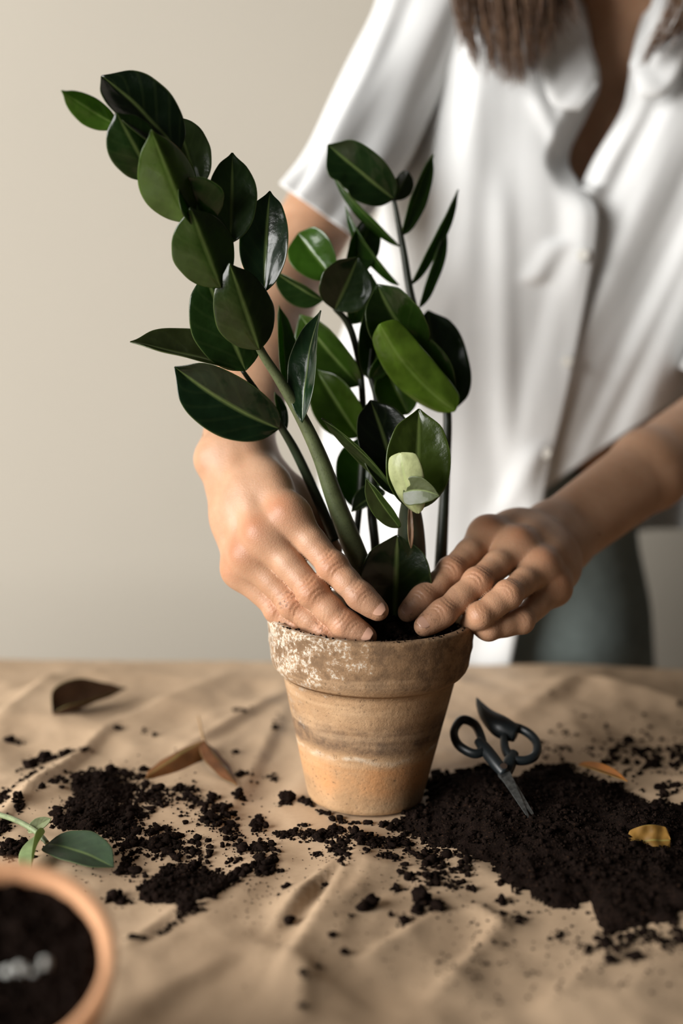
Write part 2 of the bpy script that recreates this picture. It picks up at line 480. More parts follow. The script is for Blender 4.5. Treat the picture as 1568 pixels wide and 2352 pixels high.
def paper_raw(x, y):
    p = V((x, y, 0.0))
    wx = mnoise.noise(V((x * 5, y * 5, 3.1))) * 0.05
    wy = mnoise.noise(V((x * 5, y * 5, 9.7))) * 0.05
    q = V((x + wx, (y + wy) * 0.8, 0))
    z = 0.0060 * mnoise.noise(q * 6.0 + V((1.7, 4.2, 0)))
    r1 = 1.0 - abs(mnoise.noise(q * 9.0 + V((7, 2, 5)))) * 2.2
    z += 0.0012 * max(r1, -0.3) ** 3
    z += 0.0105 * (mnoise.voronoi(q * 7.0)[0][0] - 0.45) + 0.0062 * (mnoise.voronoi(q * 17.0 + V((3, 1, 0)))[0][0] - 0.45) + 0.0022 * (mnoise.voronoi(q * 36.0 + V((9, 1, 0)))[0][0] - 0.45)
    r2 = 1.0 - abs(mnoise.noise(q * 19.0 + V((17, 5, 2)))) * 2.5
    z += 0.0005 * max(r2, -0.4) ** 3
    z += 0.0006 * mnoise.noise(p * 60.0)
    for ax, ay, bx, by, h, w, sd in CREASE:
        dx, dy = bx - ax, by - ay
        L = math.hypot(dx, dy)
        t = ((x - ax) * dx + (y - ay) * dy) / (L * L)
        s = ((x - ax) * dy - (y - ay) * dx) / L * sd
        if -0.3 < t < 1.3 and abs(s) < w * 4:
            f = max(0.0, 1 - max(0, -t, t - 1) / 0.3) * math.sin(math.pi * min(max((t + 0.3) / 1.6, 0), 1))
            prof = math.exp(-abs(s) / w) if s > 0 else math.exp(-(s / (w * 0.35)) ** 2)
            z += h * 1.05 * f * prof
    return z
def paper_z(x, y):
    z = paper_raw(x, y) - 0.001
    r = math.hypot(x - POT.x, y - POT.y)
    k = min(max((r - 0.042) / 0.03, 0), 1); k = k * k * (3 - 2 * k)
    z = max(z, -0.010)
    return z * k - 0.0012 * (1 - k)
def build_paper():
    nx, ny = 390, 270
    xs = np.linspace(-0.66, 0.78, nx); vs = np.linspace(0, 1, ny)
    verts = []
    for j, v in enumerate(vs):
        for x in xs:
            e = edge_y(x)
            y = -0.62 + v * (e + 0.05 + 0.62)
            over = y - (e + 0.004)
            z = paper_z(x, min(y, e))
            k = min(max((e - y) / 0.06, 0), 1)
            z = z * k + (1 - k) * (0.35 * z - 0.002)
            if over > 0:                                       # hangs over the back edge
                a = min(over / 0.012, math.pi / 2)
                yy = e + 0.004 + 0.012 * math.sin(a)
                zz = z - 0.012 * (1 - math.cos(a)) - max(0, over - 0.012 * math.pi / 2)
                verts.append((x, yy + 0.003 * mnoise.noise(V((x * 12, zz * 8, 0))), zz))
            else:
                verts.append((x, y, z))
    f = []
    for j in range(ny - 1):
        for i in range(nx - 1):
            a = j * nx + i; f.append((a, a + 1, a + 1 + nx, a + nx))
    o = link('kraft_paper', mesh_np('kraft_paper', verts, f), M_PAPER)
    tag(o, 'large crumpled sheet of brown kraft paper spread over the table', 'paper')
build_paper()

# ------------------------------------------------------------------ terracotta pot
POT_H = 0.129
TILT = Matrix.Translation(POT) @ Matrix.Rotation(math.radians(1.6), 4, 'Y')
def pot_profile(h, R, rb, band, th):
    p = [(0.0, 0.0), (rb * 0.9, 0.0), (rb * 0.985, 0.0012), (rb, 0.004)]
    rj = R * 0.845
    n = 14
    for i in range(1, n + 1):
        t = i / n
        z = 0.004 + (h - band - 0.006) * t
        p.append((rb + (rj - rb) * t, z))
    zb = h - band
    p += [(R * 0.862, zb - 0.0035), (R * 0.905, zb - 0.001), (R * 0.936, zb + 0.002), (R * 0.952, zb + 0.005)]
    for i in range(1, 8):
        t = i / 7
        p.append((R * (0.952 + 0.048 * t) + (0.0006 if i == 3 else 0), zb + 0.005 + (band - 0.007) * t))
    p += [(R * 0.998, h - 0.0008), (R * 0.985, h), (R * 0.985 - th * 0.6, h), (R - th, h - 0.0012)]
    for t in (0.2, 0.4):
        p.append((R - th - 0.003 * t, h - band * t * 1.6))
    ri = rj - th
    p += [(ri, zb - 0.004), (rb - th * 0.5, 0.01), (0.0, 0.0095)]
    return p
pot = link('terracotta_pot', lathe('terracotta_pot', pot_profile(POT_H, 0.0705, 0.0405, 0.036, 0.0075), 128, None, 0.004), M_TERRA)
pot.matrix_world = TILT
tag(pot, 'weathered terracotta pot with lime stains holding the leafy plant', 'flower pot')

# ------------------------------------------------------------------ crumb builder
def ico(sub):
    bm = bmesh.new(); bmesh.ops.create_icosphere(bm, subdivisions=sub, radius=1.0)
    v = np.array([q.co[:] for q in bm.verts]); f = np.array([[q.index for q in p.verts] for p in bm.faces])
    bm.free(); return v, f
ICO1 = ico(1); ICO2 = ico(2)
def crumbs(name, pts, rad, mat, big_from=0.0022, squash=0.8):
    """many small lumpy crumbs joined in one mesh"""
    VV = []; FF = []; off = 0
    for (x, y, z), r in zip(pts, rad):
        bv, bf = ICO2 if r > big_from else ICO1
        nz = 1 + rng.normal(0, 0.20, len(bv))
        if r > big_from:
            ph = rng.uniform(0, 6.28, 6); fr = rng.uniform(1.5, 3.5, 6)
            nz = nz * 0.6 + 0.4 + 0.30 * np.sin(bv[:, 0] * fr[0] + ph[0]) * np.sin(bv[:, 1] * fr[1] + ph[1]) + 0.22 * np.sin(bv[:, 2] * fr[2] * 1.6 + ph[2]) 
        a = rng.uniform(0, 6.28); c, s = math.cos(a), math.sin(a)
        sc = rng.uniform(0.7, 1.35, 3); sc[2] *= squash
        v = bv * nz[:, None] * sc * r
        v = np.stack([v[:, 0] * c - v[:, 1] * s, v[:, 0] * s + v[:, 1] * c, v[:, 2]], 1) + np.array([x, y, z])
        VV.append(v); FF.append(bf + off); off += len(v)
    o = link(name, mesh_np(name, np.concatenate(VV), np.concatenate(FF)), mat)
    return o

# soil filling the pot
def pot_soil():
    VV = []; F = []
    nr, ns = 26, 72
    for i in range(nr + 1):
        r = 0.0632 * i / nr
        for k in range(ns):
            a = 2 * math.pi * k / ns
            x, y = r * math.cos(a), r * math.sin(a)
            z = 0.1195 + 0.010 * math.exp(-((x - 0.012) ** 2 + (y + 0.002) ** 2) / 0.0009) + 0.004 * mnoise.noise(V((x * 70, y * 70, 0))) + 0.002 * mnoise.noise(V((x * 220, y * 220, 3)))
            z -= 0.002 * (i / nr) ** 6
            VV.append(TILT @ V((x, y, z)))
    for i in range(nr):
        for k in range(ns):
            a = i * ns + k; b = i * ns + (k + 1) % ns
            F.append((a, b, b + ns, a + ns))
    o = link('potting_soil', mesh_np('potting_soil', VV, F), M_SOIL)
    tag(o, 'dark damp soil filling the weathered pot around the stems', 'soil', kind='stuff')
    pts = []; rad = []
    for _ in range(900):
        r = 0.062 * math.sqrt(random.random()); a = random.uniform(0, 6.283)
        x, y = r * math.cos(a), r * math.sin(a)
        z = 0.1205 + 0.010 * math.exp(-((x - 0.012) ** 2 + (y + 0.002) ** 2) / 0.0009)
        pts.append(TILT @ V((x, y, z))); rad.append(min(0.0035, 0.0007 * math.exp(random.gauss(0.35, 0.5))))
    for _ in range(60):                                         # crumbs caught on the rim
        a = random.uniform(-2.9, -0.3); r = 0.0705 - random.uniform(0.001, 0.007)
        pts.append(TILT @ V((r * math.cos(a), r * math.sin(a), POT_H + 0.0003))); rad.append(random.uniform(0.0003, 0.0009))
    c = crumbs('soil_crumbs', pts, rad, M_SOIL); c.parent = o; c['kind'] = 'stuff'
pot_soil()

# ================================================================== the person
def pxr(px, d):                          # pixels -> metres at depth d
    return px * d / FPX
class Body:
    """signed distance body: main limbs blended together, fingers blended to the palm one by one"""
    def __init__(self): self.main = []; self.fingers = []; self.k = 0.012
    def cone(self, a, b, ra, rb, k=None, grp=None):
        pr = (np.array(a[:]), np.array(b[:]), ra, rb, k or self.k)
        (self.main if grp is None else grp).append(pr)
def pd(pts, pr):
    a, b, ra, rb, _ = pr
    ab = b - a
    pa = pts - a
    t = pa @ ab
    t *= 1.0 / max(ab @ ab, 1e-12)
    np.maximum(t, 0, out=t); np.minimum(t, 1, out=t)
    pa -= t[:, None] * ab
    return np.sqrt(np.einsum('ij,ij->i', pa, pa)) - (ra + (rb - ra) * t)
def smin(a, b, k):
    h = np.maximum(k - np.abs(a - b), 0) / k
    return np.minimum(a, b) - h * h * k * 0.25
def chain(pts, prims):
    d = None
    for pr in prims:
        q = pd(pts, pr)
        d = q if d is None else smin(d, q, pr[4])
    return d
def sdf(pts, body, cull=None):
    if cull is None: main, fing = body.main, body.fingers
    else: main, fing = cull
    dm = chain(pts, main) if main else None
    out = dm
    for f in fing:
        q = chain(pts, f)
        if dm is not None: q = smin(dm, q, 0.010)
        out = q if out is None else np.minimum(out, q)
    return out
def surface(body, h, lo, hi, plane=None, local=None, kmax=0.013):
    """sparse surface nets; only cells on one side of an optional list of cutting planes"""
    B = 8
    lo = np.array(lo); nb = np.ceil((np.array(hi) - lo) / (h * B)).astype(int)
    gi = np.stack(np.meshgrid(*[np.arange(n) for n in nb], indexing='ij'), -1).reshape(-1, 3)
    cen = lo + (gi + 0.5) * h * B
    if plane is not None and not local:
        ok = np.ones(len(cen), bool)
        for (c, n) in plane:
            ok &= ((cen - np.array(c)) @ np.array(n)) > -h * B
        gi = gi[ok]; cen = cen[ok]
    d = np.concatenate([sdf(cen[i:i + 200000], body) for i in range(0, len(cen), 200000)])
    rad = h * B * 0.87
    kp = np.abs(d) < rad * 1.12 + 0.0012
    gi = gi[kp]; cen = cen[kp]
    dm_ = np.stack([pd(cen, p) for p in body.main], 1) if body.main else np.zeros((len(cen), 0))
    df_ = [np.stack([pd(cen, p) for p in f], 1) for f in body.fingers]
    dc_ = d[kp]
    dims = (nb * B + 2).astype(np.int64)
    off = np.stack(np.meshgrid(*[np.arange(B + 1)] * 3, indexing='ij'), -1).reshape(-1, 3)
    CV = []; CID = []; QD = []
    corner = [(i, j, k) for i in (0, 1) for j in (0, 1) for k in (0, 1)]
    edges = [(a, b) for ai, a in enumerate(corner) for b in corner[ai + 1:] if sum(abs(x - y) for x, y in zip(a, b)) == 1]
    def cid(c): return (c[..., 0] * dims[1] + c[..., 1]) * dims[2] + c[..., 2]
    for bi, g in enumerate(gi):
        lim = rad * 2 + max(dc_[bi], 0) + kmax
        main = [body.main[i] for i in np.nonzero(dm_[bi] < lim)[0]]
        fing = []
        for f, q in zip(body.fingers, df_):
            ff = [f[i] for i in np.nonzero(q[bi] < lim)[0]]
            if ff: fing.append(ff)
        if not main and not fing: continue
        base = g * B
        L = base + off
        val = sdf(lo + L * h, body, (main, fing)).reshape(B + 1, B + 1, B + 1)
        sg = val < 0
        cnt = np.zeros((B, B, B), int); 
        for (i, j, k) in corner: cnt += sg[i:i + B, j:j + B, k:k + B]
        act = (cnt > 0) & (cnt < 8)
        if not act.any(): continue
        acc = np.zeros((B, B, B, 3)); ne = np.zeros((B, B, B))
        for a, b in edges:
            va = val[a[0]:a[0] + B, a[1]:a[1] + B, a[2]:a[2] + B]; vb = val[b[0]:b[0] + B, b[1]:b[1] + B, b[2]:b[2] + B]
            cr = (va < 0) != (vb < 0)
            t = np.where(cr, va / np.where(cr, va - vb, 1), 0)
            for x in range(3):
                acc[..., x] += np.where(cr, a[x] + t * (b[x] - a[x]), 0)
            ne += cr
        idx = np.argwhere(act)
        pos = lo + (base + idx + acc[act] / ne[act][:, None]) * h
        CV.append(pos); CID.append(cid((base + idx).astype(np.int64) + 1))
        for ax in range(3):
            s1 = [slice(0, B)] * 3; s2 = [slice(0, B)] * 3; s2[ax] = slice(1, B + 1)
            A = sg[tuple(s1)]; Bv = sg[tuple(s2)]
            e = np.argwhere(A != Bv)
            if not len(e): continue
            fl = A[A != Bv]
            e = e + base + 1
            u = (ax + 1) % 3; w = (ax + 2) % 3
            def sh(du, dw):
                q = e.copy(); q[:, u] -= du; q[:, w] -= dw; return cid(q.astype(np.int64))
            q = np.stack([sh(1, 1), sh(0, 1), sh(0, 0), sh(1, 0)], 1)
            q[~fl] = q[~fl][:, ::-1]
            QD.append(q)
    cv = np.concatenate(CV); ci = np.concatenate(CID); q = np.concatenate(QD)
    o = np.argsort(ci); ci = ci[o]; cv = cv[o]
    if plane is not None:
        ok = np.ones(len(cv), bool)
        for (c, n) in plane:
            side = ((cv - np.array(c)) @ np.array(n)) > 0
            if local: side |= np.linalg.norm(cv - np.array(c), axis=1) > local
            ok &= side
        ci = ci[ok]; cv = cv[ok]
    j = np.searchsorted(ci, q); j = np.minimum(j, len(ci) - 1)
    good = (ci[j] == q).all(1)
    return cv, j[good]
def relax(v, f, n=2, w=0.5):
    e = np.concatenate([f[:, [0, 1]], f[:, [1, 2]], f[:, [2, 3]], f[:, [3, 0]]])
    for _ in range(n):
        acc = np.zeros_like(v); cn = np.zeros(len(v))
        for x in range(3):
            acc[:, x] = np.bincount(e[:, 0], v[e[:, 1], x], len(v)) + np.bincount(e[:, 1], v[e[:, 0], x], len(v))
        cn = np.bincount(e[:, 0], minlength=len(v)) + np.bincount(e[:, 1], minlength=len(v))
        m = cn > 0
        v[m] += w * (acc[m] / cn[m][:, None] - v[m])
    return v
def boundary_loop(f, verts, c, n):
    """ordered open boundary near a cutting plane"""
    from collections import defaultdict
    e = np.concatenate([f[:, [0, 1]], f[:, [1, 2]], f[:, [2, 3]], f[:, [3, 0]]])
    key = np.sort(e, 1); key = key[:, 0].astype(np.int64) * 10000000 + key[:, 1]
    u, first, cnt = np.unique(key, return_index=True, return_counts=True)
    be = e[first[cnt == 1]]
    mid = verts[be].mean(1)
    be = be[(np.abs((mid - np.array(c)) @ np.array(n)) < 0.02) & (np.linalg.norm(mid - np.array(c), axis=1) < 0.07)]
    ids = np.unique(be)
    # order around the limb axis by angle
    n = V(n).normalized(); s = n.orthogonal().normalized(); t = n.cross(s)
    cc = verts[ids].mean(0)
    r = verts[ids] - cc
    an = np.arctan2(r @ np.array(t[:]), r @ np.array(s[:]))
    o = np.argsort(an)
    return ids[o], an[o]
def zip_loops(la, aa, lb, ab, flip):
    """triangles between two closed loops ordered by angle"""
    tris = []; i = j = 0; na, nb_ = len(la), len(lb)
    while i < na or j < nb_:
        x = aa[i] if i < na else 9; y = ab[j] if j < nb_ else 9
        if x <= y:
            t = (la[i % na], la[(i + 1) % na], lb[j % nb_]); i += 1
        else:
            t = (la[i % na], lb[(j + 1) % nb_], lb[j % nb_]); j += 1
        tris.append(t[::-1] if flip else t)
    return tris

body = Body()
JOINT = []                                # (point, along, dorsal, radius, strength) for creases
KNUCK = []                                # (point, radius, amount) flushed skin
NAILS = []
def cdir(x, y, z): return (RIGHT * x + UP * y - FWD * z).normalized()     # camera-space direction, z towards the camera
def finger(js, rs, dorsal, flush=1.0, nail=True, crease=1.0, bulge=1.05):
    """js: MCP, PIP, DIP, TIP as (px, py, depth); rs: radii there"""
    p = [P(*j) for j in js]
    g = []
    k = 0.004
    for i in range(3):
        a, b = p[i], p[i + 1]
        m = a.lerp(b, 0.5)
        rm = (rs[i] + rs[i + 1]) / 2 * (0.95 if i < 2 else 1.0)
        body.cone(a, m, rs[i], rm, k, g); body.cone(m, b, rm, rs[i + 1], k, g)
    # fleshy pads below (opposite of dorsal)
    for i in range(3):
        a, b = p[i], p[i + 1]
        ax = (b - a).normalized(); d = (dorsal - ax * dorsal.dot(ax)).normalized()
        c0 = a.lerp(b, 0.35) - d * rs[i] * 0.22; c1 = a.lerp(b, 0.72) - d * rs[i + 1] * 0.22
        body.cone(c0, c1, rs[i] * 0.86, rs[i + 1] * 0.88, k, g)
    # knuckle bulges
    for i in (1, 2):
        ax = (p[i + 1] - p[i - 1]).normalized(); d = (dorsal - ax * dorsal.dot(ax)).normalized()
        s = ax.cross(d)
        body.cone(p[i] + d * rs[i] * 0.07 - s * rs[i] * 0.22, p[i] + d * rs[i] * 0.07 + s * rs[i] * 0.22, rs[i] * 0.87, rs[i] * 0.87, k, g)
        JOINT.append((p[i] + d * rs[i], ax, d, rs[i], crease * (1.0 if i == 1 else 0.75)))
        KNUCK.append((p[i] + d * rs[i] * 0.8, rs[i] * 1.25, 0.55 * flush))
    body.fingers.append(g)
    KNUCK.append((p[3], rs[3] * 1.6, 0.40 * flush))
    if nail:
        ax = (p[3] - p[2]).normalized(); d = (dorsal - ax * dorsal.dot(ax)).normalized()
        NAILS.append((p[3], ax, d, rs[3]))
    return p

# ---- image-left hand (the person's right)
dL = cdir(-0.50, 0.38, 0.78)
iL = finger([(664, 1184, .932), (764, 1302, .918), (826, 1368, .910), (868, 1402, .908)], (.0098, .0090, .0080, .0069), cdir(-.25, .45, .85))
mL = finger([(606, 1228, .934), (718, 1360, .918), (793, 1436, .914), (840, 1462, .911)], (.0100, .0094, .0084, .0071), cdir(-.25, .5, .8))
rL = finger([(573, 1276, .942), (673, 1388, .930), (748, 1452, .924), (788, 1474, .921)], (.0094, .0088, .0078, .0066), cdir(-.3, .5, .8), nail=False)
pL = finger([(552, 1308, .952), (636, 1402, .942), (686, 1440, .937), (716, 1456, .934)], (.0086, .0075, .0066, .0058), cdir(-.4, .5, .75), nail=False)
wL = P(538, 1030, .985)
wrad = P(575, 1025, .985); wuln = P(502, 1040, .985)
for base, j, r0, r1 in ((P(578, 1045, .982), iL[0], .0135, .0108), (P(550, 1045, .980), mL[0], .0135, .0112), (P(525, 1055, .980), rL[0], .0130, .0102), (P(505, 1065, .985), pL[0], .0125, .0092)):
    m = base.lerp(j, 0.55) + dL * 0.001
    body.cone(base + dL * .0095, j + dL * .0080, .0026, .0024, .005)
    body.cone(base, m, r0, (r0 + r1) / 2 * .97); body.cone(m, j, (r0 + r1) / 2 * .97, r1)
    KNUCK.append((j + dL * r1 * 0.9, 0.0095, 1.0))
    body.cone(j + dL * 0.0012, j + dL * 0.0012, r1 * 0.93, r1 * 0.93, 0.010)
for a_, b_ in ((iL, mL), (mL, rL), (rL, pL)):
    body.cone(a_[0] - dL * .0035, b_[0] - dL * .0035, .0085, .0082)
    body.cone((a_[0] + wL) / 2 - dL * .001, (b_[0] + wL) / 2 - dL * .001, .0108, .0108)
# palm flesh
body.cone(P(600, 1090, .995), P(655, 1180, .958), .012, .011)
body.cone(P(530, 1120, .985), P(565, 1270, .965), .013, .011)
# thumb behind the stems
tL = [P(590, 1070, .995), P(668, 1135, .990), P(722, 1200, .987), P(762, 1262, .985)]
body.cone(tL[0], tL[1], .0155, .0125); body.cone(tL[1], tL[2], .0118, .0098, .006); body.cone(tL[2], tL[3], .0098, .0075, .006)
body.cone(P(575, 1080, .985), P(650, 1180, .975), .014, .012)
# wrist and forearm: two bones side by side
eL = P(652, 640, 1.16)
body.cone(P(566, 1028, .985), P(616, 800, 1.075), .0165, .0245)
body.cone(P(508, 1042, .985), P(580, 800, 1.075), .0155, .0240)
body.cone(P(616, 800, 1.075), P(666, 640, 1.16), .0245, .0275)
body.cone(P(580, 800, 1.075), P(640, 640, 1.16), .0240, .0275)
body.cone(P(484, 1058, .982), P(488, 1052, .984), .0085, .0085, .010)     # ulna head
sL = W(968, 85, 0.405)
body.cone(P(652, 640, 1.16), sL, .031, .034)
# ---- image-right hand (the person's left)
dR = cdir(0.10, 0.72, 0.69)
iR = finger([(1118, 1228, .990), (1036, 1312, .958), (972, 1374, .945), (936, 1406, .941)], (.0098, .0088, .0078, .0067), cdir(.05, .6, .8), 0.8)
mR = finger([(1186, 1256, .980), (1096, 1338, .944), (1017, 1408, .930), (974, 1438, .926)], (.0100, .0090, .0080, .0069), cdir(.0, .6, .8), 0.9)
rR = finger([(1240, 1304, .974), (1166, 1366, .938), (1102, 1414, .930), (1078, 1426, .944)], (.0093, .0086, .0076, .0065), cdir(.05, .65, .75), 0.5, nail=False, crease=0.5)
pR = finger([(1272, 1350, .978), (1196, 1426, .948), (1122, 1444, .938), (1100, 1436, .950)], (.0086, .0078, .0070, .0060), cdir(.15, .5, .85), 0.3, nail=False, crease=0.4)
wR = P(1290, 1228, 1.045)
for base, j, r0, r1 in ((P(1255, 1205, 1.045), iR[0], .0130, .0108), (P(1275, 1222, 1.042), mR[0], .0130, .0112), (P(1292, 1245, 1.040), rR[0], .0125, .0102), (P(1305, 1268, 1.042), pR[0], .0120, .0092)):
    m = base.lerp(j, 0.55) + dR * 0.001
    body.cone(base + dR * .0092, j + dR * .0078, .0026, .0024, .005)
    body.cone(base, m, r0, (r0 + r1) / 2 * .97); body.cone(m, j, (r0 + r1) / 2 * .97, r1)
    KNUCK.append((j + dR * r1 * 0.9, 0.010, 0.7))
body.cone(P(1225, 1240, 1.05), P(1190, 1300, 1.0), .012, .010)
for a_, b_ in ((iR, mR), (mR, rR), (rR, pR)):
    body.cone(a_[0] - dR * .0020, b_[0] - dR * .0020, .0088, .0086)
    body.cone(a_[0].lerp(wR, .3) - dR * .0005, b_[0].lerp(wR, .3) - dR * .0005, .0104, .0104)
    body.cone((a_[0] + wR) / 2, (b_[0] + wR) / 2, .0112, .0112)
tR = [P(1240, 1225, 1.058), P(1150, 1265, 1.045), P(1080, 1330, 1.025), P(1030, 1380, 1.005)]
body.cone(tR[0], tR[1], .0150, .0118); body.cone(tR[1], tR[2], .0112, .0094, .006); body.cone(tR[2], tR[3], .0094, .0072, .006)
eR = P(1690, 950, 1.215)
body.cone(P(1262, 1208, 1.047), P(1480, 1062, 1.125), .0160, .0240)
body.cone(P(1305, 1256, 1.045), P(1500, 1098, 1.125), .0160, .0235)
body.cone(P(1480, 1062, 1.125), P(1680, 930, 1.215), .0240, .029)
body.cone(P(1500, 1098, 1.125), P(1695, 965, 1.215), .0235, .029)
sR = W(1850, 190, 0.42)
body.cone(eR, sR, .034, .043)
# ---- trunk, neck and head
arms = body
body = Body()
for e_, s_, t_ in ((eL, sL, 0.42), (eR, sR, 0.35)):
    body.cone(e_.lerp(s_, t_ - 0.06), s_, (.031 if e_ is eL else .034) + (t_ - .06) * (.003 if e_ is eL else .009), .034 if e_ is eL else .043)
trunk = body
hipc = W(1125, 1400, 0.46)
c1 = W(1210, 1000, 0.455); c2 = W(1320, 560, 0.435); c3 = W(1410, 220, 0.425)
for s in (-1, 1):
    body.cone(hipc + V((0.050 * s, 0, 0)), c1 + V((0.042 * s, 0, 0)), .076, .070, .03)
    body.cone(c1 + V((0.042 * s, 0, 0)), c2 + V((0.062 * s, 0, 0)), .070, .090, .03)
    body.cone(c2 + V((0.062 * s, 0, 0)), c3 + V((0.07 * s, 0.01, 0)), .092, .066, .03)
    sh = sL if s < 0 else sR
    body.cone(c3 + V((0.05 * s, 0.01, 0)), sh, .054, .036, .03)
nk = W(1430, -130, 0.395)
body.cone(c3 + V((0, 0.0, 0.01)), nk, .055, .048, .03)
hd = nk + V((-0.02, -0.045, 0.075))
body.cone(nk + V((0, 0.02, 0.04)), hd + V((0, 0.03, 0.03)), .06, .082, .03)
body.cone(hd + V((0, 0.02, 0.04)), hd + V((0, -0.015, 0.03)), .080, .072, .02)
body.cone(hd + V((-0.0, -0.055, -0.05)), hd + V((0, -0.01, -0.01)), .030, .058, .03)      # jaw and chin
body.cone(hd + V((0, -0.086, 0.012)), hd + V((0, -0.098, -0.012)), .006, .010, .012)       # nose
for s in (-1, 1):
    body.cone(hd + V((0.078 * s, 0.012, 0.015)), hd + V((0.080 * s, 0.016, -0.012)), .011, .007, .006)   # ears
    body.cone(hd + V((0.028 * s, -0.076, 0.028)), hd + V((0.040 * s, -0.070, 0.030)), .008, .008, .008)  # brows
body.cone(hd + V((-0.016, -0.082, -0.034)), hd + V((0.016, -0.082, -0.034)), .007, .007, .006)           # lips

def build_body():
    cutL = eL.lerp(sL, 0.42); nL = (eL - sL).normalized()
    cutR = eR.lerp(sR, 0.35); nR = (eR - sR).normalized()
    parts = []
    H1 = 0.00095
    def bbox(ps, m): a = np.array([p[:] for p in ps]); return a.min(0) - m, a.max(0) + m
    lo, hi = bbox([cutL, eL, wL, pL[3], mL[3], iL[3], pL[0], tL[3]], 0.06)
    vL, fL = surface(arms, H1, lo, hi, [(cutL[:], nL[:])])
    lo, hi = bbox([cutR, eR, wR, pR[3], iR[3], mR[3], tR[3]], 0.06)
    vR, fR = surface(arms, H1, lo, hi, [(cutR[:], nR[:])])
    # keep only pieces of this arm: the trunk is also in the box
    def only_near(v, f, segs, r):
        d = np.full(len(v), 9.0)
        for a, b in segs:
            d = np.minimum(d, pd(v, (np.array(a[:]), np.array(b[:]), 0, 0, 0)))
        ok = d < r
        keep = ok[f].all(1); f = f[keep]
        u, inv = np.unique(f, return_inverse=True)
        return v[u], inv.reshape(f.shape)
    vL, fL = only_near(vL, fL, [(cutL, eL), (eL, wL), (wL, mL[1]), (mL[1], mL[3]), (pL[0], pL[3]), (tL[0], tL[3]), (iL[0], iL[3])], 0.058)
    vR, fR = only_near(vR, fR, [(cutR, eR), (eR, wR), (wR, mR[1]), (mR[1], mR[3]), (pR[0], pR[3]), (tR[0], tR[3]), (iR[0], iR[3])], 0.058)
    relax(vL, fL, 2); relax(vR, fR, 2)
    # skin detail
    def detail(v, f):
        a = v[f]; nn = np.cross(a[:, 2] - a[:, 0], a[:, 3] - a[:, 1])
        vn = np.zeros_like(v)
        for x in range(3):
            for k in range(4): vn[:, x] += np.bincount(f[:, k], nn[:, x], len(v))
        vn /= np.linalg.norm(vn, axis=1)[:, None] + 1e-12
        disp = np.zeros(len(v))
        for p, ax, d, r, st in JOINT:
            q = v - np.array(p[:])
            near = np.linalg.norm(q, axis=1) < r * 2.2
            if not near.any(): continue
            q = q[near]; ax_ = np.array(ax[:]); d_ = np.array(d[:]); s_ = np.cross(ax_, d_)
            s = q @ ax_; l = q @ s_
            wgt = np.clip(vn[near] @ d_, 0, 1) ** 0.7 * np.exp(-(l / (r * 0.68)) ** 4)
            g = np.zeros(len(q))
            for c, am, cv in ((-0.62, .75, -.5), (-0.30, 1.0, -.35), (0.34, .9, .4), (0.66, .7, .5), (0.02, .35, .0), (-0.95, .25, -.5)):
                x = s - c * r - cv * l * l / r + 0.25e-3 * np.sin(l * 2500 + c * 9)
                g += am * np.exp(-(x / 0.00055) ** 2)
            disp[near] -= st * 0.00075 * g * wgt
            disp[near] += st * 0.0004 * np.exp(-(s / (r * 0.7)) ** 2) * wgt
        v += vn * disp[:, None]
        return vn
    detail(vL, fL); detail(vR, fR)
    lo = np.array([sL.x - 0.09, 0.15, hipc.z - 0.1]); hi = np.array([sR.x + 0.12, 0.62, hd.z + 0.17])
    vT, fT = surface(trunk, 0.0042, lo, hi, [(cutL[:], (-nL)[:]), (cutR[:], (-nR)[:])], 0.075, 0.03)
    # drop limb pieces beyond the cuts that the half spaces let through
    relax(vT, fT, 3)
    v = np.concatenate([vL, vR, vT]); oR = len(vL); oT = oR + len(vR)
    q = np.concatenate([fL, fR + oR, fT + oT])
    tris = []
    for cut, n, fa, off in ((cutL, nL, fL, 0), (cutR, nR, fR, oR)):
        la, aa = boundary_loop(fa + off, v, cut[:], n[:])
        lb, ab = boundary_loop(fT + oT, v, cut[:], n[:])
        if len(la) > 8 and len(lb) > 8:
            tris += zip_loops(la, aa, lb, ab, True)
    me = bpy.data.meshes.new('body')
    me.from_pydata(v.tolist(), [], q.tolist() + [tuple(int(x) for x in t) for t in tris])
    me.update()
    fl = np.zeros(len(v))
    for p, r, a in KNUCK:
        d = np.linalg.norm(v - np.array(p[:]), axis=1)
        fl = np.maximum(fl, a * np.exp(-(d / r) ** 2))
    at = me.attributes.new('flush', 'FLOAT', 'POINT'); at.data.foreach_set('value', fl.astype(np.float32))
    dt = np.zeros(len(v))
    for p, r, a in ((rL[1] + dL * .006, 0.0065, 1.0), (rL[2], 0.012, 0.9), (mL[3], 0.010, 0.5), (pL[2], 0.012, 0.6), (iR[3], 0.012, 0.5), (mR[3], 0.012, 0.5), (iL[3], .010, .4)):
        d = np.linalg.norm(v - np.array(p[:]), axis=1)
        dt = np.maximum(dt, a * np.exp(-(d / r) ** 4))
    at = me.attributes.new('dirt', 'FLOAT', 'POINT'); at.data.foreach_set('value', dt.astype(np.float32))
    return me

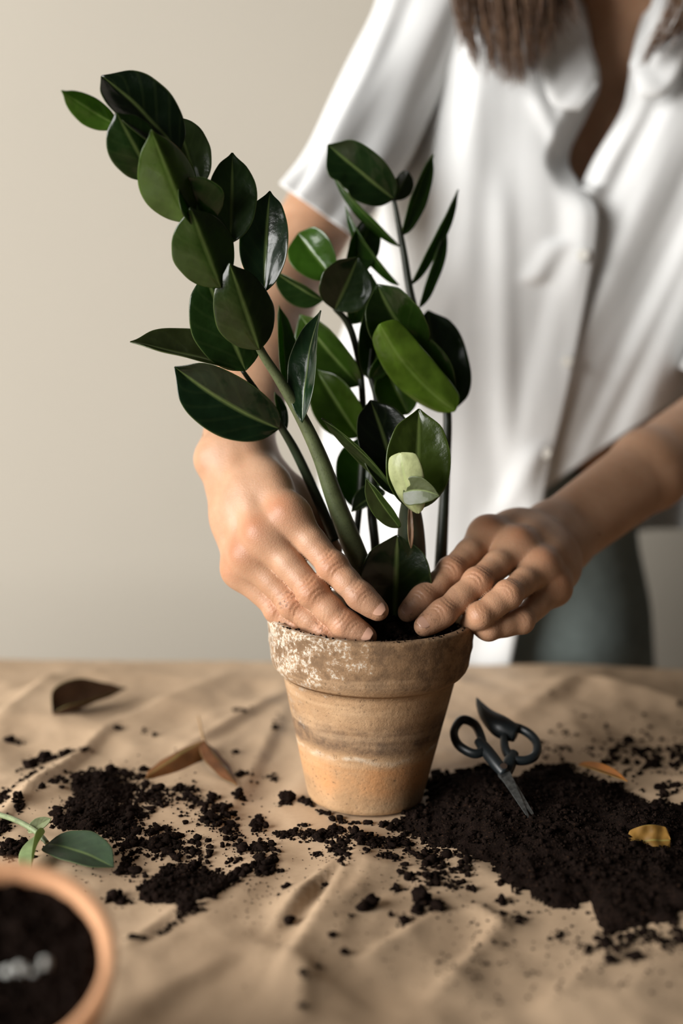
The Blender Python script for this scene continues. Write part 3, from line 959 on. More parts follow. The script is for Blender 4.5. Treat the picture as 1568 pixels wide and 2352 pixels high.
person = empty('person', (hipc.x, hipc.y, FLOOR_Z))
tag(person, 'person in a white short-sleeved shirt pressing soil into the pot with both hands', 'person')
link('body', build_body(), M_SKIN, person)
for p, ax, d, r in NAILS:                 # curved nail plates
    s = ax.cross(d)
    vs = []; fs = []; nu, nv = 9, 9
    for j in range(nv):
        t = j / (nv - 1)
        wd = r * 0.66 * (0.86 + 0.14 * math.sin(math.pi * t)) * (1 - 0.50 * max(0, t - 0.72) / 0.28) * (0.40 + 0.60 * math.sqrt(min(1, t / 0.28)))
        for i in range(nu):
            u = -1 + 2 * i / (nu - 1)
            al = u * wd / r * 1.15
            x = ax * (-0.92 * r + t * r * 1.55)
            lift = (1.0 + 0.022 * min(1, t / 0.3)) - 0.20 * max(0, t - 0.45) ** 2
            vs.append(p + x + d * (math.cos(al) * r * lift) + s * (math.sin(al) * r * lift))
    for j in range(nv - 1):
        for i in range(nu - 1):
            a = j * nu + i; fs.append((a, a + 1, a + 1 + nu, a + nu))
    o = link('fingernail', mesh('fingernail', vs, fs), M_NAIL, person)
    mod_solid(o, 0.0006, 0.0); mod_sub(o, 1)

# ------------------------------------------------------------------ shirt
# rows: py, left side, left panel edge, right panel edge, right side, front y, side y, back y
SROWS = [(-120, 1030, 1270, 1540, 1830, .400, .425, .450),
         (-40, 965, 1325, 1505, 1850, .362, .410, .490),
         (60, 940, 1350, 1468, 1860, .338, .405, .510),
         (130, 930, 1360, 1450, 1860, .330, .405, .520),
         (194, 925, 1376, 1442, 1855, .324, .405, .525),
         (262, 915, 1348, 1424, 1850, .320, .405, .530),
         (361, 900, 1304, 1366, 1840, .316, .410, .535),
         (424, 885, 1330, 1336, 1830, .315, .410, .540),
         (479, 872, 1370, 1316, 1820, .315, .415, .545),
         (560, 856, 1368, 1306, 1800, .316, .415, .550),
         (655, 830, 1352, 1292, 1770, .318, .420, .555),
         (813, 772, 1322, 1268, 1700, .322, .425, .560),
         (950, 748, 1292, 1256, 1650, .326, .430, .560),
         (1090, 738, 1258, 1240, 1610, .330, .435, .560),
         (1250, 735, 1228, 1236, 1580, .333, .440, .560),
         (1450, 738, 1186, 1230, 1560, .335, .445, .560),
         (1640, 745, 1150, 1226, 1550, .336, .450, .560)]
_sr = np.array(catmull(SROWS, 6), float)
def srow(py): return [float(np.interp(py, _sr[:, 0], _sr[:, k])) for k in range(1, 8)]
def sstep(a, b, x):
    t = min(max((x - a) / (b - a), 0), 1); return t * t * (3 - 2 * t)
def fold_left(px, py):
    """vertical folds hanging from the shoulder, fanning out towards the hem"""
    ax = 1120 + (px - 1120) * (1.0 - 0.10 * (py / 1000.0))
    f = mnoise.noise(V((ax / 92.0, py / 700.0, 2.0))) * 1.2 + 0.35 * mnoise.noise(V((ax / 45.0, py / 420.0, 8.0)))
    g = mnoise.noise(V((px / 240.0, py / 240.0, 5.0)))
    # hand-placed long folds
    h = 0
    for (x0, yy0, x1, yy1, am, w) in ((925, 20, 960, 420, 1.1, 17), (1015, 60, 985, 420, 1.0, 20), (1085, 160, 1070, 620, .7, 24),
                                    (1150, 480, 1165, 1000, 1.2, 24), (1235, 230, 1330, 430, .8, 14), (1280, 560, 1230, 640, 1.2, 22),
                                    (1300, 640, 1180, 1080, .7, 26), (1230, 1040, 1140, 1200, 1.1, 22), (960, 520, 940, 1000, .5, 30)):
        t = (py - yy0) / (yy1 - yy0)
        if -0.25 < t < 1.25:
            xx = x0 + (x1 - x0) * t
            h -= am * math.exp(-((px - xx) / (w * 1.35)) ** 2) * sstep(-0.25, 0.1, t) * sstep(1.25, 0.9, t)
    return 0.0032 * f + 0.004 * g + 0.0048 * h
def fold_right(px, py):
    """diagonal folds pulled from the chest down to the lower left"""
    q = (px * 0.90 + py * 0.43); s = (-px * 0.43 + py * 0.90)
    f = mnoise.noise(V((q / 88.0, s / 800.0, 12.0))) + 0.25 * mnoise.noise(V((q / 40.0, s / 420.0, 17.0)))
    return 0.0095 * f + 0.004 * mnoise.noise(V((px / 200.0, py / 200.0, 3.0)))
def build_shirt_body():
    nu, nv = 64, 190
    cols = []                             # (panel, s)
    for i in range(nu): cols.append(('L', 1 - i / nu))         # placket -> left side
    for i in range(32): cols.append(('B', i / 32))             # left side -> right side over the back
    for i in range(nu + 1): cols.append(('R', 1 - i / nu))     # right side -> placket (s = distance from placket)
    def hem(pn, s):
        if pn == 'L': return 1625
        if pn == 'B': return 1625 + (1215 - 1625) * sstep(0.35, 0.9, s)
        return 1215 + (900 - 1215) * sstep(1.0, 0.80, s) if s > 0.80 else 900 + (1135 - 900) * (1 - s / 0.80)
    verts = []
    for j in range(nv + 1):
        v = j / nv
        for pn, s in cols:
            top = -120
            py = top + (hem(pn, s) - top) * v
            xl, xp, xr0, xr, yf, ys, yb = srow(py)
            if pn == 'L':
                px = xl + (xp - xl) * s
                k = math.cos(min(1, s / 0.42) * math.pi / 2)
                Y = yf + (ys - yf) * (1 - math.sqrt(max(0, 1 - k * k)))
                Y += fold_left(px, py) * sstep(0.0, 0.12, s) * (0.35 + 0.65 * sstep(1.0, 0.93, s))
                if py > 424: Y -= 0.009 * sstep(0.80, 0.97, s) * sstep(424, 500, py)
                # the open lapel turns away from the light
                if py < 470: Y += 0.028 * sstep(0.86, 1.0, s) * sstep(470, 360, py)
            elif pn == 'R':
                px = xr0 + (xr - xr0) * s
                k = math.cos(min(1, (1 - s) / 0.42) * math.pi / 2)
                Y = yf + 0.004 + (ys - yf) * (1 - math.sqrt(max(0, 1 - k * k)))
                Y += fold_right(px, py) * sstep(0.0, 0.08, s) * sstep(1.0, 0.88, s)
                if py < 430: Y += 0.014 * sstep(0.12, 0.0, s)
            else:
                px = xl + (xr - xl) * s
                a = math.pi * s
                Y = ys + (yb - ys) * math.sin(a) ** 0.6 + 0.006 * mnoise.noise(V((px / 90.0, py / 500.0, 30)))
            verts.append(W(px, py, Y))
    n = len(cols)
    faces = []
    for j in range(nv):
        for i in range(n - 1):
            a = j * n + i; faces.append((a, a + 1, a + 1 + n, a + n))
    return mesh_np('shirt', verts, faces)
shirt = link('shirt', build_shirt_body(), M_SHIRT, person)
mod_solid(shirt, 0.0011, 1.0)
shirt['label'] = 'loose white cotton button-up shirt, open at the neck'
def ring_loft(name, rings, seg=48, fold=0.003, seed=0.0, n=8):
    """rings: centre, axis u, axis v (half extents); lofted smoothly into an open tube"""
    ctrl = [np.concatenate([np.array(c[:]), np.array(u[:]), np.array(w[:])]) for c, u, w in rings]
    cs = catmull(ctrl, n)
    verts = []; faces = []
    for i, c in enumerate(cs):
        C_, U_, W_ = V(c[:3]), V(c[3:6]), V(c[6:9])
        for k in range(seg):
            a = 2 * math.pi * k / seg
            f = 1 + fold / max(U_.length, 0.01) * (mnoise.noise(V((math.cos(a) * 2.2 + seed, math.sin(a) * 2.2, i * 0.06))) * 1.6 + mnoise.noise(V((math.cos(a) * 5 + seed, math.sin(a) * 5, i * 0.05))))
            ca, sa = math.cos(a), math.sin(a)
            verts.append(C_ + (U_ * math.copysign(abs(ca) ** 0.75, ca) + W_ * math.copysign(abs(sa) ** 0.55, sa)) * f)
    for i in range(len(cs) - 1):
        for k in range(seg):
            a = i * seg + k; b = i * seg + (k + 1) % seg
            faces.append((a, b, b + seg, a + seg))
    return mesh(name, verts, faces)
def sleeve(rows, seed):
    rings = []
    for (ax, ay, bx, by, Y, dep) in rows:          # the two silhouette points of each ring and its depth extent
        A = W(ax, ay, Y); B = W(bx, by, Y)
        c = (A + B) / 2; u = (B - A) / 2
        w = V((0, 1, 0)); w = (w - u.normalized() * w.dot(u.normalized())).normalized() * dep
        rings.append((c, u, w))
    o = link('sleeve', ring_loft('sleeve', rings, 56, 0.0035, seed), M_SHIRT, shirt)
    mod_solid(o, 0.0011, 1.0)
sleeve([(892, -110, 1110, 40, .405, .060), (862, 26, 1035, 200, .392, .062), (816, 128, 970, 325, .368, .060),
        (741, 270, 890, 438, .335, .060), (688, 363, 836, 508, .308, .058), (648, 426, 808, 540, .290, .056)], 1.0)
sleeve([(1760, 0, 1960, -60, .41, .06), (1700, 260, 1960, 240, .39, .062), (1640, 520, 1920, 560, .35, .062), (1600, 740, 1860, 800, .325, .058), (1572, 850, 1815, 940, .305, .056)], 5.0)
# collar: a folded band on each side of the neck
def collar(path, wid, seed):
    vs = []; fs = []
    cs = catmull([np.array(list(p[0][:]) + list(p[1][:])) for p in path], 8)
    nw = 7
    for i, c in enumerate(cs):
        a = V(c[:3]); b = V(c[3:6])
        for k in range(nw):
            t = k / (nw - 1)
            p = a.lerp(b, t) + V((0, -0.0045 * math.sin(math.pi * t) + 0.002 * mnoise.noise(V((i * .2, t * 2, seed))), 0))
            vs.append(p)
    for i in range(len(cs) - 1):
        for k in range(nw - 1):
            a = i * nw + k; fs.append((a, a + 1, a + 1 + nw, a + nw))
    o = link('collar', mesh('collar', vs, fs), M_SHIRT, shirt); mod_solid(o, 0.0016, 0)
collar([(W(1300, -110, .40), W(1215, -60, .365)), (W(1318, -20, .350), W(1225, 60, .322)), (W(1345, 70, .335), W(1242, 165, .312)), (W(1372, 150, .325), W(1268, 240, .308)), (W(1375, 192, .320), W(1330, 255, .309))], .04, 1.0)
collar([(W(1530, -110, .40), W(1640, -60, .37)), (W(1505, -20, .352), W(1610, 60, .325)), (W(1478, 60, .337), W(1575, 140, .312)), (W(1456, 120, .326), W(1530, 215, .309)), (W(1444, 150, .322), W(1470, 225, .310))], .04, 2.0)
def disc(name, c, nrm, r, h, mat, parent, seg=24):
    bm = bmesh.new()
    bmesh.ops.create_cone(bm, cap_ends=True, segments=seg, radius1=r, radius2=r * 0.92, depth=h)
    bmesh.ops.transform(bm, matrix=Matrix.Translation(c) @ nrm.to_track_quat('Z', 'Y').to_matrix().to_4x4(), verts=bm.verts)
    return link(name, bm_mesh(name, bm), mat, parent, smooth=False)
for (px, py, Y) in ((1338, 585, .300), (1302, 830, .308), (1252, 1040, .316)):
    disc('button', W(px, py, Y), V((-0.1, -1, 0.1)), 0.0052, 0.002, M_BUTTON, shirt)

# ------------------------------------------------------------------ trousers
tr = Body(); tr.k = 0.05
wc = W(1130, 1120, 0.455)
for s in (-1, 1):
    kx = hipc.x + 0.075 * s
    tr.cone(wc + V((0.050 * s, 0, 0)), hipc + V((0.058 * s, 0, -0.02)), .090, .093)
    tr.cone(hipc + V((0.058 * s, 0, -0.02)), V((kx, hipc.y, hipc.z - 0.12)), .092, .088)
    tr.cone(V((kx, hipc.y, hipc.z - 0.12)), V((kx, hipc.y - 0.01, -0.42)), .086, .066)
    tr.cone(V((kx, hipc.y - 0.01, -0.42)), V((kx, hipc.y + 0.02, FLOOR_Z + 0.055)), .066, .052)
tv, tf = surface(tr, 0.007, [hipc.x - 0.25, hipc.y - 0.15, FLOOR_Z - 0.02], [hipc.x + 0.25, hipc.y + 0.16, wc.z + 0.12], None, None, 0.06)
relax(tv, tf, 3)
ok_ = tv[:, 2] < wc.z + 0.03
tv[:, 2] = np.minimum(tv[:, 2], wc.z + 0.03)
o = link('trousers', mesh_np('trousers', tv, tf), M_JEANS, person)
o['label'] = 'grey-green denim trousers'

# ------------------------------------------------------------------ hair
def hair_mesh():
    VV = []; F = []
    def strand(pts, r0, seg=4):
        cs = catmull(pts, 5)
        n = len(cs); off = len(VV)
        for i, c in enumerate(cs):
            t = i / (n - 1)
            a = V(c); d = (V(cs[min(i + 1, n - 1)]) - V(cs[max(i - 1, 0)])).normalized()
            s = d.orthogonal().normalized(); w = d.cross(s)
            r = r0 * (1 - 0.75 * t ** 2.0)
            for k in range(seg):
                an = 2 * math.pi * k / seg
                VV.append(a + (s * math.cos(an) + w * math.sin(an)) * r)
        for i in range(n - 1):
            for k in range(seg):
                a = off + i * seg + k; b = off + i * seg + (k + 1) % seg
                F.append((a, b, b + seg, a + seg))
    # scalp cap strands around the head, then falling locks
    def g(s): return random.gauss(0, s)
    top = hd + V((0, 0.01, 0.10))
    locks = []
    # (tip pixel, y, spread, count) on the image-left side of the face
    for (px, py, Y, sp, cnt, x0) in ((1066, 105, .300, 7, 26, 1030), (1090, 140, .298, 10, 46, 1060), (1130, 150, .296, 13, 60, 1095), (1165, 176, .292, 10, 60, 1125),
                                     (1196, 182, .290, 9, 55, 1150), (1222, 160, .290, 10, 52, 1190), (1250, 110, .292, 12, 46, 1215), (1275, 70, .296, 14, 40, 1240),
                                     (1110, 90, .304, 16, 50, 1080), (1180, 110, .300, 20, 60, 1150), (1300, 40, .300, 18, 30, 1270)):
        for _ in range(int(cnt * 1.5)):
            tip = W(px + g(sp), py + g(sp * 1.3), Y + g(.006))
            mid = W(x0 + (px - x0) * 0.45 + g(sp * 1.1), -40 + g(18), Y + g(.008))
            up_ = W(x0 + 5 + g(sp * 1.2), -190 + g(20), Y + 0.015 + g(.008))
            root = top + V((-0.055 + g(.012), g(.02), -0.01 + g(.008)))
            locks.append(([root, up_, mid, tip], random.uniform(.00035, .0009)))
    for (px, py, Y, sp, cnt) in ((1478, 140, .300, 8, 40), (1510, 118, .300, 8, 46), (1548, 90, .298, 12, 50), (1590, 120, .297, 18, 60), (1640, 90, .30, 22, 60)):
        for _ in range(cnt):
            tip = W(px + g(sp), py + g(sp), Y + g(.005))
            mid = W(px + 75 + g(sp), -10 + g(18), Y + g(.008))
            up_ = W(px + 95 + g(sp), -190 + g(20), Y + 0.015 + g(.008))
            root = top + V((0.055 + g(.012), g(.02), -0.01 + g(.008)))
            locks.append(([root, up_, mid, tip], random.uniform(.00035, .0009)))
    for _ in range(420):                       # the rest of the head of hair
        a = random.uniform(-0.25, math.pi + 0.25)
        rr = 0.088 + g(.003)
        dirv = V((math.cos(a), math.sin(a), 0))
        c = hd + V((0, 0.02, 0.02))
        locks.append(([top + V((g(.01), g(.012), 0.006)), c + dirv * rr * 0.8 + V((0, 0, 0.06)), c + dirv * rr * 1.05 + V((0, 0, -0.01)), c + dirv * (rr * 1.05) + V((g(.008), g(.008), -0.11 + g(.01)))], random.uniform(.0010, .0022)))
    for pts, r in locks: strand(pts, r)
    return mesh_np('hair', VV, F)
o = link('hair', hair_mesh(), M_HAIR, person); o['kind'] = 'stuff'
o['label'] = 'straight brown shoulder-length hair'

# ================================================================== the plant
def leaf_mesh(base, tip, wid, nrm, bend=0.08, cup=0.15, fold=0.25, twist=0.0, wave=0.01, blunt=False, shape=(0.62, 0.78), nl=20, nw=10, seed=0.0, tipbend=0.0, cut=None, side=0.0):
    """leaf blade from base to tip; nrm is the way its upper face looks.  bend: arch along the length,
    cup / fold: how far the edges lift, twist: turn from base to tip, side: sideways sweep"""
    A = V(base); B = V(tip); ax = B - A; L = ax.length; ax.normalize()
    n0 = (nrm - ax * nrm.dot(ax)).normalized()
    verts = []; uvs = []
    p, q = shape
    tm = p / (p + q); mx = tm ** p * (1 - tm) ** q
    for j in range(nl + 1):
        t = j / nl
        tt = min(max(t, 0.0), 1.0)
        h = (tt ** p * (1 - tt) ** q) / mx * wid / 2 if 0 < tt < 1 else 0.0
        h *= (1 if blunt else min(1.0, (1 - tt) / 0.14) ** 0.55) * (1 + 0.05 * mnoise.noise(V((t * 5, seed, 2))))
        h = max(h, wid * 0.010)
        n = Quaternion(ax, twist * (t - 0.3)) @ n0
        s = ax.cross(n).normalized()
        c = A + ax * (L * t) + n0 * (bend * L * 4 * t * (1 - t) - tipbend * L * max(0, t - 0.55) ** 2 * 4) + ax.cross(n0) * (side * L * 4 * t * (1 - t))
        for i in range(nw + 1):
            u = -1 + 2 * i / nw
            hh = h
            if cut is not None and cut[0] < t < cut[1] and u * cut[2] > 0:
                hh = h * (1 - cut[3] * abs(math.sin(t * 90 + seed)))
            z = fold * abs(u) * h + cup * u * u * h - 0.06 * h * math.exp(-(u / 0.12) ** 2)
            z += wave * L * mnoise.noise(V((u * 1.3 + seed, t * 4.0, seed * 3.1)))
            verts.append(c + s * (u * hh) + n * z)
            uvs.append(((u + 1) / 2, t))
    m = nw + 1
    faces = [(j * m + i, j * m + i + 1, (j + 1) * m + i + 1, (j + 1) * m + i) for j in range(nl) for i in range(nw)]
    me = mesh('leaf', verts, faces)
    uv = me.uv_layers.new(name='UVMap')
    for lp in me.loops: uv.data[lp.index].uv = uvs[lp.vertex_index]
    return me
def face_dir(base, tip, roll, pitch=0.0):
    """normal that looks at the camera, turned by roll degrees about the leaf's axis (+ = towards image right)"""
    ax = (tip - base).normalized()
    v = (CAM - (base + tip) / 2).normalized()
    n = (v - ax * v.dot(ax)).normalized()
    return Quaternion(ax, math.radians(roll)) @ n
# leaf colours (linear)
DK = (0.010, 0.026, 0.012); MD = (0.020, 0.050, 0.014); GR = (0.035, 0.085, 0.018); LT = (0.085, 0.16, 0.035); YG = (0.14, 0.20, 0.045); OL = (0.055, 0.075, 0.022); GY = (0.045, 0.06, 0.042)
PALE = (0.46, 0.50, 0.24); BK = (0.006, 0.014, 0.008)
def leaf(parent, b, t, w, roll=0, col=MD, mat=None, name='leaf', thick=0.0007, **kw):
    """b, t: (px, py, depth) of base and tip, w: seen width in pixels"""
    B = P(*b); Tt = P(*t)
    d = (b[2] + t[2]) / 2
    wid = (1.10 if w > 56 else 0.95) * pxr(w, d) / max(0.3, math.cos(math.radians(roll)))
    kw['fold'] = kw.get('fold', .25) * 1.5; kw['wave'] = kw.get('wave', .016)
    o = link(name, leaf_mesh(B, Tt, wid, face_dir(B, Tt, roll), seed=random.uniform(0, 50), **kw), mat or M_LEAF, parent)
    if mat is M_YOUNG: o.color = (col[0] * 0.8, col[1] * 0.8, col[2] * 0.8, 1)
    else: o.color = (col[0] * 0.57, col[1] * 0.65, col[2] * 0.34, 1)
    mod_solid(o, thick, 0); mod_sub(o, 1)
    return o
plant = empty('leafy_plant', (POT.x + 0.01, 0.0, 0.118))
tag(plant, 'green plant with thick stems and glossy oval leaves growing in the weathered pot', 'plant')
def stem(pts, radii, col=(0.05, 0.07, 0.03)):
    o = link('stem', tube('stem', [P(*p) for p in pts], [pxr(r, p[2]) for r, p in zip(radii, pts)], 14, 7), M_STEM, plant)
    o.color = (col[0], col[1], col[2], 1); return o
# depths: pot axis is at about .955 here, the front rim at about .885
# -- thick leaning stem on the left
sA = stem([(842, 1345, .958), (818, 1275, .950), (770, 1150, .940), (735, 1050, .932), (690, 955, .925), (640, 870, .917), (596, 800, .908), (545, 690, .896), (490, 580, .886), (430, 480, .876), (350, 370, .866), (262, 285, .858)],
          [27, 26, 22, 18, 15, 12, 10, 8, 7, 6, 5, 4], (0.085, 0.105, 0.045))
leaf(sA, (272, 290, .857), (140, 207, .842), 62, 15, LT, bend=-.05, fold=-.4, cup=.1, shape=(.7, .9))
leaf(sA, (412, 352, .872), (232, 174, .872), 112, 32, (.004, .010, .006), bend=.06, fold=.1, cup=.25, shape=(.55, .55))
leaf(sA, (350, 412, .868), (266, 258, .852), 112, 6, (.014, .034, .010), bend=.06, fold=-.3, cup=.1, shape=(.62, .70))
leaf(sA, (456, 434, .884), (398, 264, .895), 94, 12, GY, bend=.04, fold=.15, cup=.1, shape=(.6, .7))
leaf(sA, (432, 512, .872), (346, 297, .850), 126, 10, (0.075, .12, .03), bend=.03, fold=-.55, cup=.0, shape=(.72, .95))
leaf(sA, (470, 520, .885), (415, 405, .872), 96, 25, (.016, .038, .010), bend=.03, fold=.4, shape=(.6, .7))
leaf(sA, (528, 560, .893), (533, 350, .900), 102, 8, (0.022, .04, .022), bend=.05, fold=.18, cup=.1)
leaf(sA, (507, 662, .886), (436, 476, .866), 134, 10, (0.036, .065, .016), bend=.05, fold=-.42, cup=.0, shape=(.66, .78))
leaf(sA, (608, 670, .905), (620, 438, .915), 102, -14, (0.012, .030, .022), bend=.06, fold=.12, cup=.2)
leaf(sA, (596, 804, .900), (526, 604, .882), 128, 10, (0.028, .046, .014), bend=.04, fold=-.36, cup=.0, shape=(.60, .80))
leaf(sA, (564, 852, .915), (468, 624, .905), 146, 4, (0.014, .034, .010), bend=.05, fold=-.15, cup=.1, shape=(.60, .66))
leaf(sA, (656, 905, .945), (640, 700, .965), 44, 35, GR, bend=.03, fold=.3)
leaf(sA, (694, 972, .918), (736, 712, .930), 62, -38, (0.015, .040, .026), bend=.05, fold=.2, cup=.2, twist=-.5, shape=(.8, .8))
# -- thin stem hugging it
sB = stem([(770, 1240, .975), (722, 1130, .968), (680, 1040, .958), (648, 985, .948), (605, 920, .938), (556, 850, .930)], [13, 12, 11, 9, 7, 5], (0.022, 0.034, 0.016))
leaf(sB, (560, 852, .928), (296, 790, .905), 62, 55, (0.055, .06, .042), bend=.03, fold=.3, cup=.1, tipbend=-.03)
leaf(sB, (642, 985, .945), (400, 842, .928), 132, -14, (0.010, .026, .018), bend=.04, fold=.12, cup=.1, side=-.03, shape=(.55, .6))
leaf(sB, (650, 1000, .955), (630, 900, .965), 26, 30, MD, fold=.3)
# -- tall stem at the back, bending to the right
sC = stem([(1010, 1330, 1.000), (1013, 1270, 1.000), (1022, 1100, 1.000), (1027, 955, 1.000), (1012, 880, 1.005), (978, 790, 1.010), (945, 685, 1.013), (926, 575, 1.013), (903, 452, 1.010)],
          [15, 14, 11, 10, 9, 9, 9, 8, 5], (0.020, 0.026, 0.014))
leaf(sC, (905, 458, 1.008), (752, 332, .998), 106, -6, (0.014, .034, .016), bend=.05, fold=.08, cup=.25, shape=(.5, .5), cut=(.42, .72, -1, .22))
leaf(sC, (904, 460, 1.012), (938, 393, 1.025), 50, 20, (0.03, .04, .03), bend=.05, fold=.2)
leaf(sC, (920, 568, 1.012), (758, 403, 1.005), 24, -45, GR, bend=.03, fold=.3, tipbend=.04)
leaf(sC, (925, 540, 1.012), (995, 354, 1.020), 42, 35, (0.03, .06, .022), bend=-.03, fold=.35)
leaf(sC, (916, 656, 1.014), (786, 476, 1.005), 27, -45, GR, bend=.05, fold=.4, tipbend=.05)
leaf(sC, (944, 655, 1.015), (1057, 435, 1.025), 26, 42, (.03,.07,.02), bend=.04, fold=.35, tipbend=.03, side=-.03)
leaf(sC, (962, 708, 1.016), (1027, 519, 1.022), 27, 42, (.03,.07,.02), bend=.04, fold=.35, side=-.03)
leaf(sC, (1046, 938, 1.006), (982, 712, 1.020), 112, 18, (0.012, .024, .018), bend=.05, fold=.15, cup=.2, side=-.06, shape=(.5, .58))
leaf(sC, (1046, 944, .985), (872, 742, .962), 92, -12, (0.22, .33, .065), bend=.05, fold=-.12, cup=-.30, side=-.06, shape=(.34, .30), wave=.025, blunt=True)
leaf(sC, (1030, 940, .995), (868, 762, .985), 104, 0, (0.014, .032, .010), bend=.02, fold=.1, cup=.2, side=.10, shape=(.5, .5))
# -- two thin stems in the middle
sE = stem([(818, 1330, .995), (818, 1240, .995), (826, 1150, .997), (834, 1020, 1.0), (832, 910, 1.0), (822, 820, 1.0), (800, 745, .998), (768, 708, .992)], [9, 8, 8, 8, 8, 8, 8, 6], (0.018, 0.024, 0.012))
leaf(sE, (765, 640, 1.003), (684, 535, 1.010), 96, -8, (0.055, .125, .020), bend=.03, fold=.25, cup=.1, shape=(.55, .45))
leaf(sE, (800, 640, 1.008), (852, 502, 1.018), 64, 20, (0.018, .045, .014), bend=.04, fold=.25, shape=(.6, .6))
leaf(sE, (768, 712, .985), (822, 590, .975), 112, 6, (0.022, .040, .022), bend=.05, fold=.12, cup=.2, shape=(.5, .6))
leaf(sE, (742, 690, 1.0), (628, 622, .995), 56, -40, (0.02, .045, .016), bend=.03, fold=.4)
leaf(sE, (806, 745, 1.004), (853, 628, 1.012), 62, 15, (0.035, .07, .032), bend=.06, fold=.1, cup=.25)
leaf(sE, (828, 885, 1.003), (688, 722, .998), 92, -25, (0.050, .095, .020), bend=.05, fold=.35, cup=.1, shape=(.6, .6))
sF = stem([(866, 1340, .990), (861, 1250, .990), (853, 1160, .992), (858, 1040, .995), (866, 925, .996), (850, 855, .995), (852, 800, .993)], [12, 11, 11, 9, 9, 8, 4], (0.018, 0.022, 0.012))
leaf(sF, (848, 872, .996), (878, 662, 1.000), 96, 8, (0.018, .042, .012), bend=.05, fold=.15, side=.05, shape=(.5, .55))
leaf(sF, (968, 800, .988), (866, 652, .972), 116, -10, (0.024, .050, .014), bend=.07, fold=.22, cup=.2, side=-.05, shape=(.5, .5))
leaf(sF, (826, 1004, 1.002), (726, 848, .998), 98, -15, (0.055, .10, .018), bend=.04, fold=.3, cup=.1, shape=(.6, .7))
leaf(sF, (938, 952, 1.000), (884, 843, .998), 88, -4, (0.040, .08, .020), bend=.03, fold=.3, shape=(.55, .55))
leaf(sF, (850, 872, .994), (886, 808, .99), 40, 25, GR, fold=.2)
leaf(sF, (828, 1172, 1.0), (826, 1003, 1.004), 96, -8, (0.030, .075, .018), bend=.03, fold=.2, cup=.1, shape=(.55, .55))
leaf(sF, (884, 1128, .985), (806, 1176, .978), 46, 35, (0.03, .045, .035), fold=.3)
# -- short front shoot with the pale young leaf
sG = stem([(945, 1400, .968), (944, 1330, .968), (944, 1250, .964), (942, 1180, .954), (938, 1130, .942)], [35, 35, 33, 26, 12], (0.022, 0.030, 0.015))
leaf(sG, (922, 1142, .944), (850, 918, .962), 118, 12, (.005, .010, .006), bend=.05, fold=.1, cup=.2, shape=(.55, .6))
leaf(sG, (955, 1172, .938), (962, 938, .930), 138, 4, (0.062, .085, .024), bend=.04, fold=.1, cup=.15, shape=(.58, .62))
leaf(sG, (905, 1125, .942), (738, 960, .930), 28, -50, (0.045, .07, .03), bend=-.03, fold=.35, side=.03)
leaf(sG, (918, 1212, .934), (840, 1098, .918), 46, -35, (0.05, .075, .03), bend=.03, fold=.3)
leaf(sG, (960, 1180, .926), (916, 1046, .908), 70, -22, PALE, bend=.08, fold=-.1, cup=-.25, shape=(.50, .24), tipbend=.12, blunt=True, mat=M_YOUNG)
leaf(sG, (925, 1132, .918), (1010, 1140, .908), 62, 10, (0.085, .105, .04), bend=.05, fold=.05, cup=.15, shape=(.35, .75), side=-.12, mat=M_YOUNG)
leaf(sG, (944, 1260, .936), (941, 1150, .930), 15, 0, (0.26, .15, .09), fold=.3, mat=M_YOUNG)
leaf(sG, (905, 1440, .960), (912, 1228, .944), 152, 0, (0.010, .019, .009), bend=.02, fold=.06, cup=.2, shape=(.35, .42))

# ================================================================== soil on the paper
def seg_pts(pts, n, w):
    out = []
    for _ in range(n):
        i = random.randrange(len(pts) - 1); t = random.random()
        out.append((pts[i][0] + (pts[i + 1][0] - pts[i][0]) * t + random.gauss(0, w), pts[i][1] + (pts[i + 1][1] - pts[i][1]) * t + random.gauss(0, w * 0.5)))
    return out
RIGHT_PILE = [(985, 1800), (1010, 1785), (1050, 1768), (1105, 1760), (1160, 1785), (1215, 1768), (1260, 1752), (1330, 1758), (1390, 1788), (1440, 1808), (1490, 1832), (1560, 1850), (1680, 1870), (1720, 2000), (1680, 2120), (1568, 2128), (1500, 2126), (1440, 2140), (1370, 2142), (1345, 2100), (1320, 2088), (1250, 2076), (1180, 2056), (1125, 2010), (1085, 1975), (1040, 1950), (985, 1925), (925, 1905), (890, 1890), (930, 1872), (965, 1850), (975, 1820)]
LEFT_HEAP = [(315, 2035), (340, 2015), (390, 1985), (430, 1978), (480, 1985), (530, 1990), (572, 1980), (560, 2010), (535, 2040), (500, 2065), (455, 2090), (420, 2112), (400, 2105), (395, 2078), (340, 2075), (300, 2072)]
LEFT_TOP = [(158, 1800), (180, 1785), (230, 1775), (262, 1775), (285, 1800), (330, 1808), (340, 1830), (320, 1850), (330, 1880), (315, 1905), (330, 1940), (300, 1960), (290, 2000), (262, 1985), (265, 1940), (230, 1920), (160, 1915), (125, 1890), (130, 1865), (160, 1860), (150, 1830)]
def inpoly(x, y, poly):
    c = False; j = len(poly) - 1
    for i in range(len(poly)):
        xi, yi = poly[i]; xj, yj = poly[j]
        if (yi > y) != (yj > y) and x < (xj - xi) * (y - yi) / (yj - yi) + xi: c = not c
        j = i
    return c
def edge_dist(x, y, poly):
    best = 9e9; j = len(poly) - 1
    for i in range(len(poly)):
        ax, ay = poly[j]; bx, by = poly[i]; j = i
        dx, dy = bx - ax, by - ay
        t = min(max(((x - ax) * dx + (y - ay) * dy) / (dx * dx + dy * dy + 1e-12), 0), 1)
        best = min(best, math.hypot(x - ax - t * dx, y - ay - t * dy))
    return best
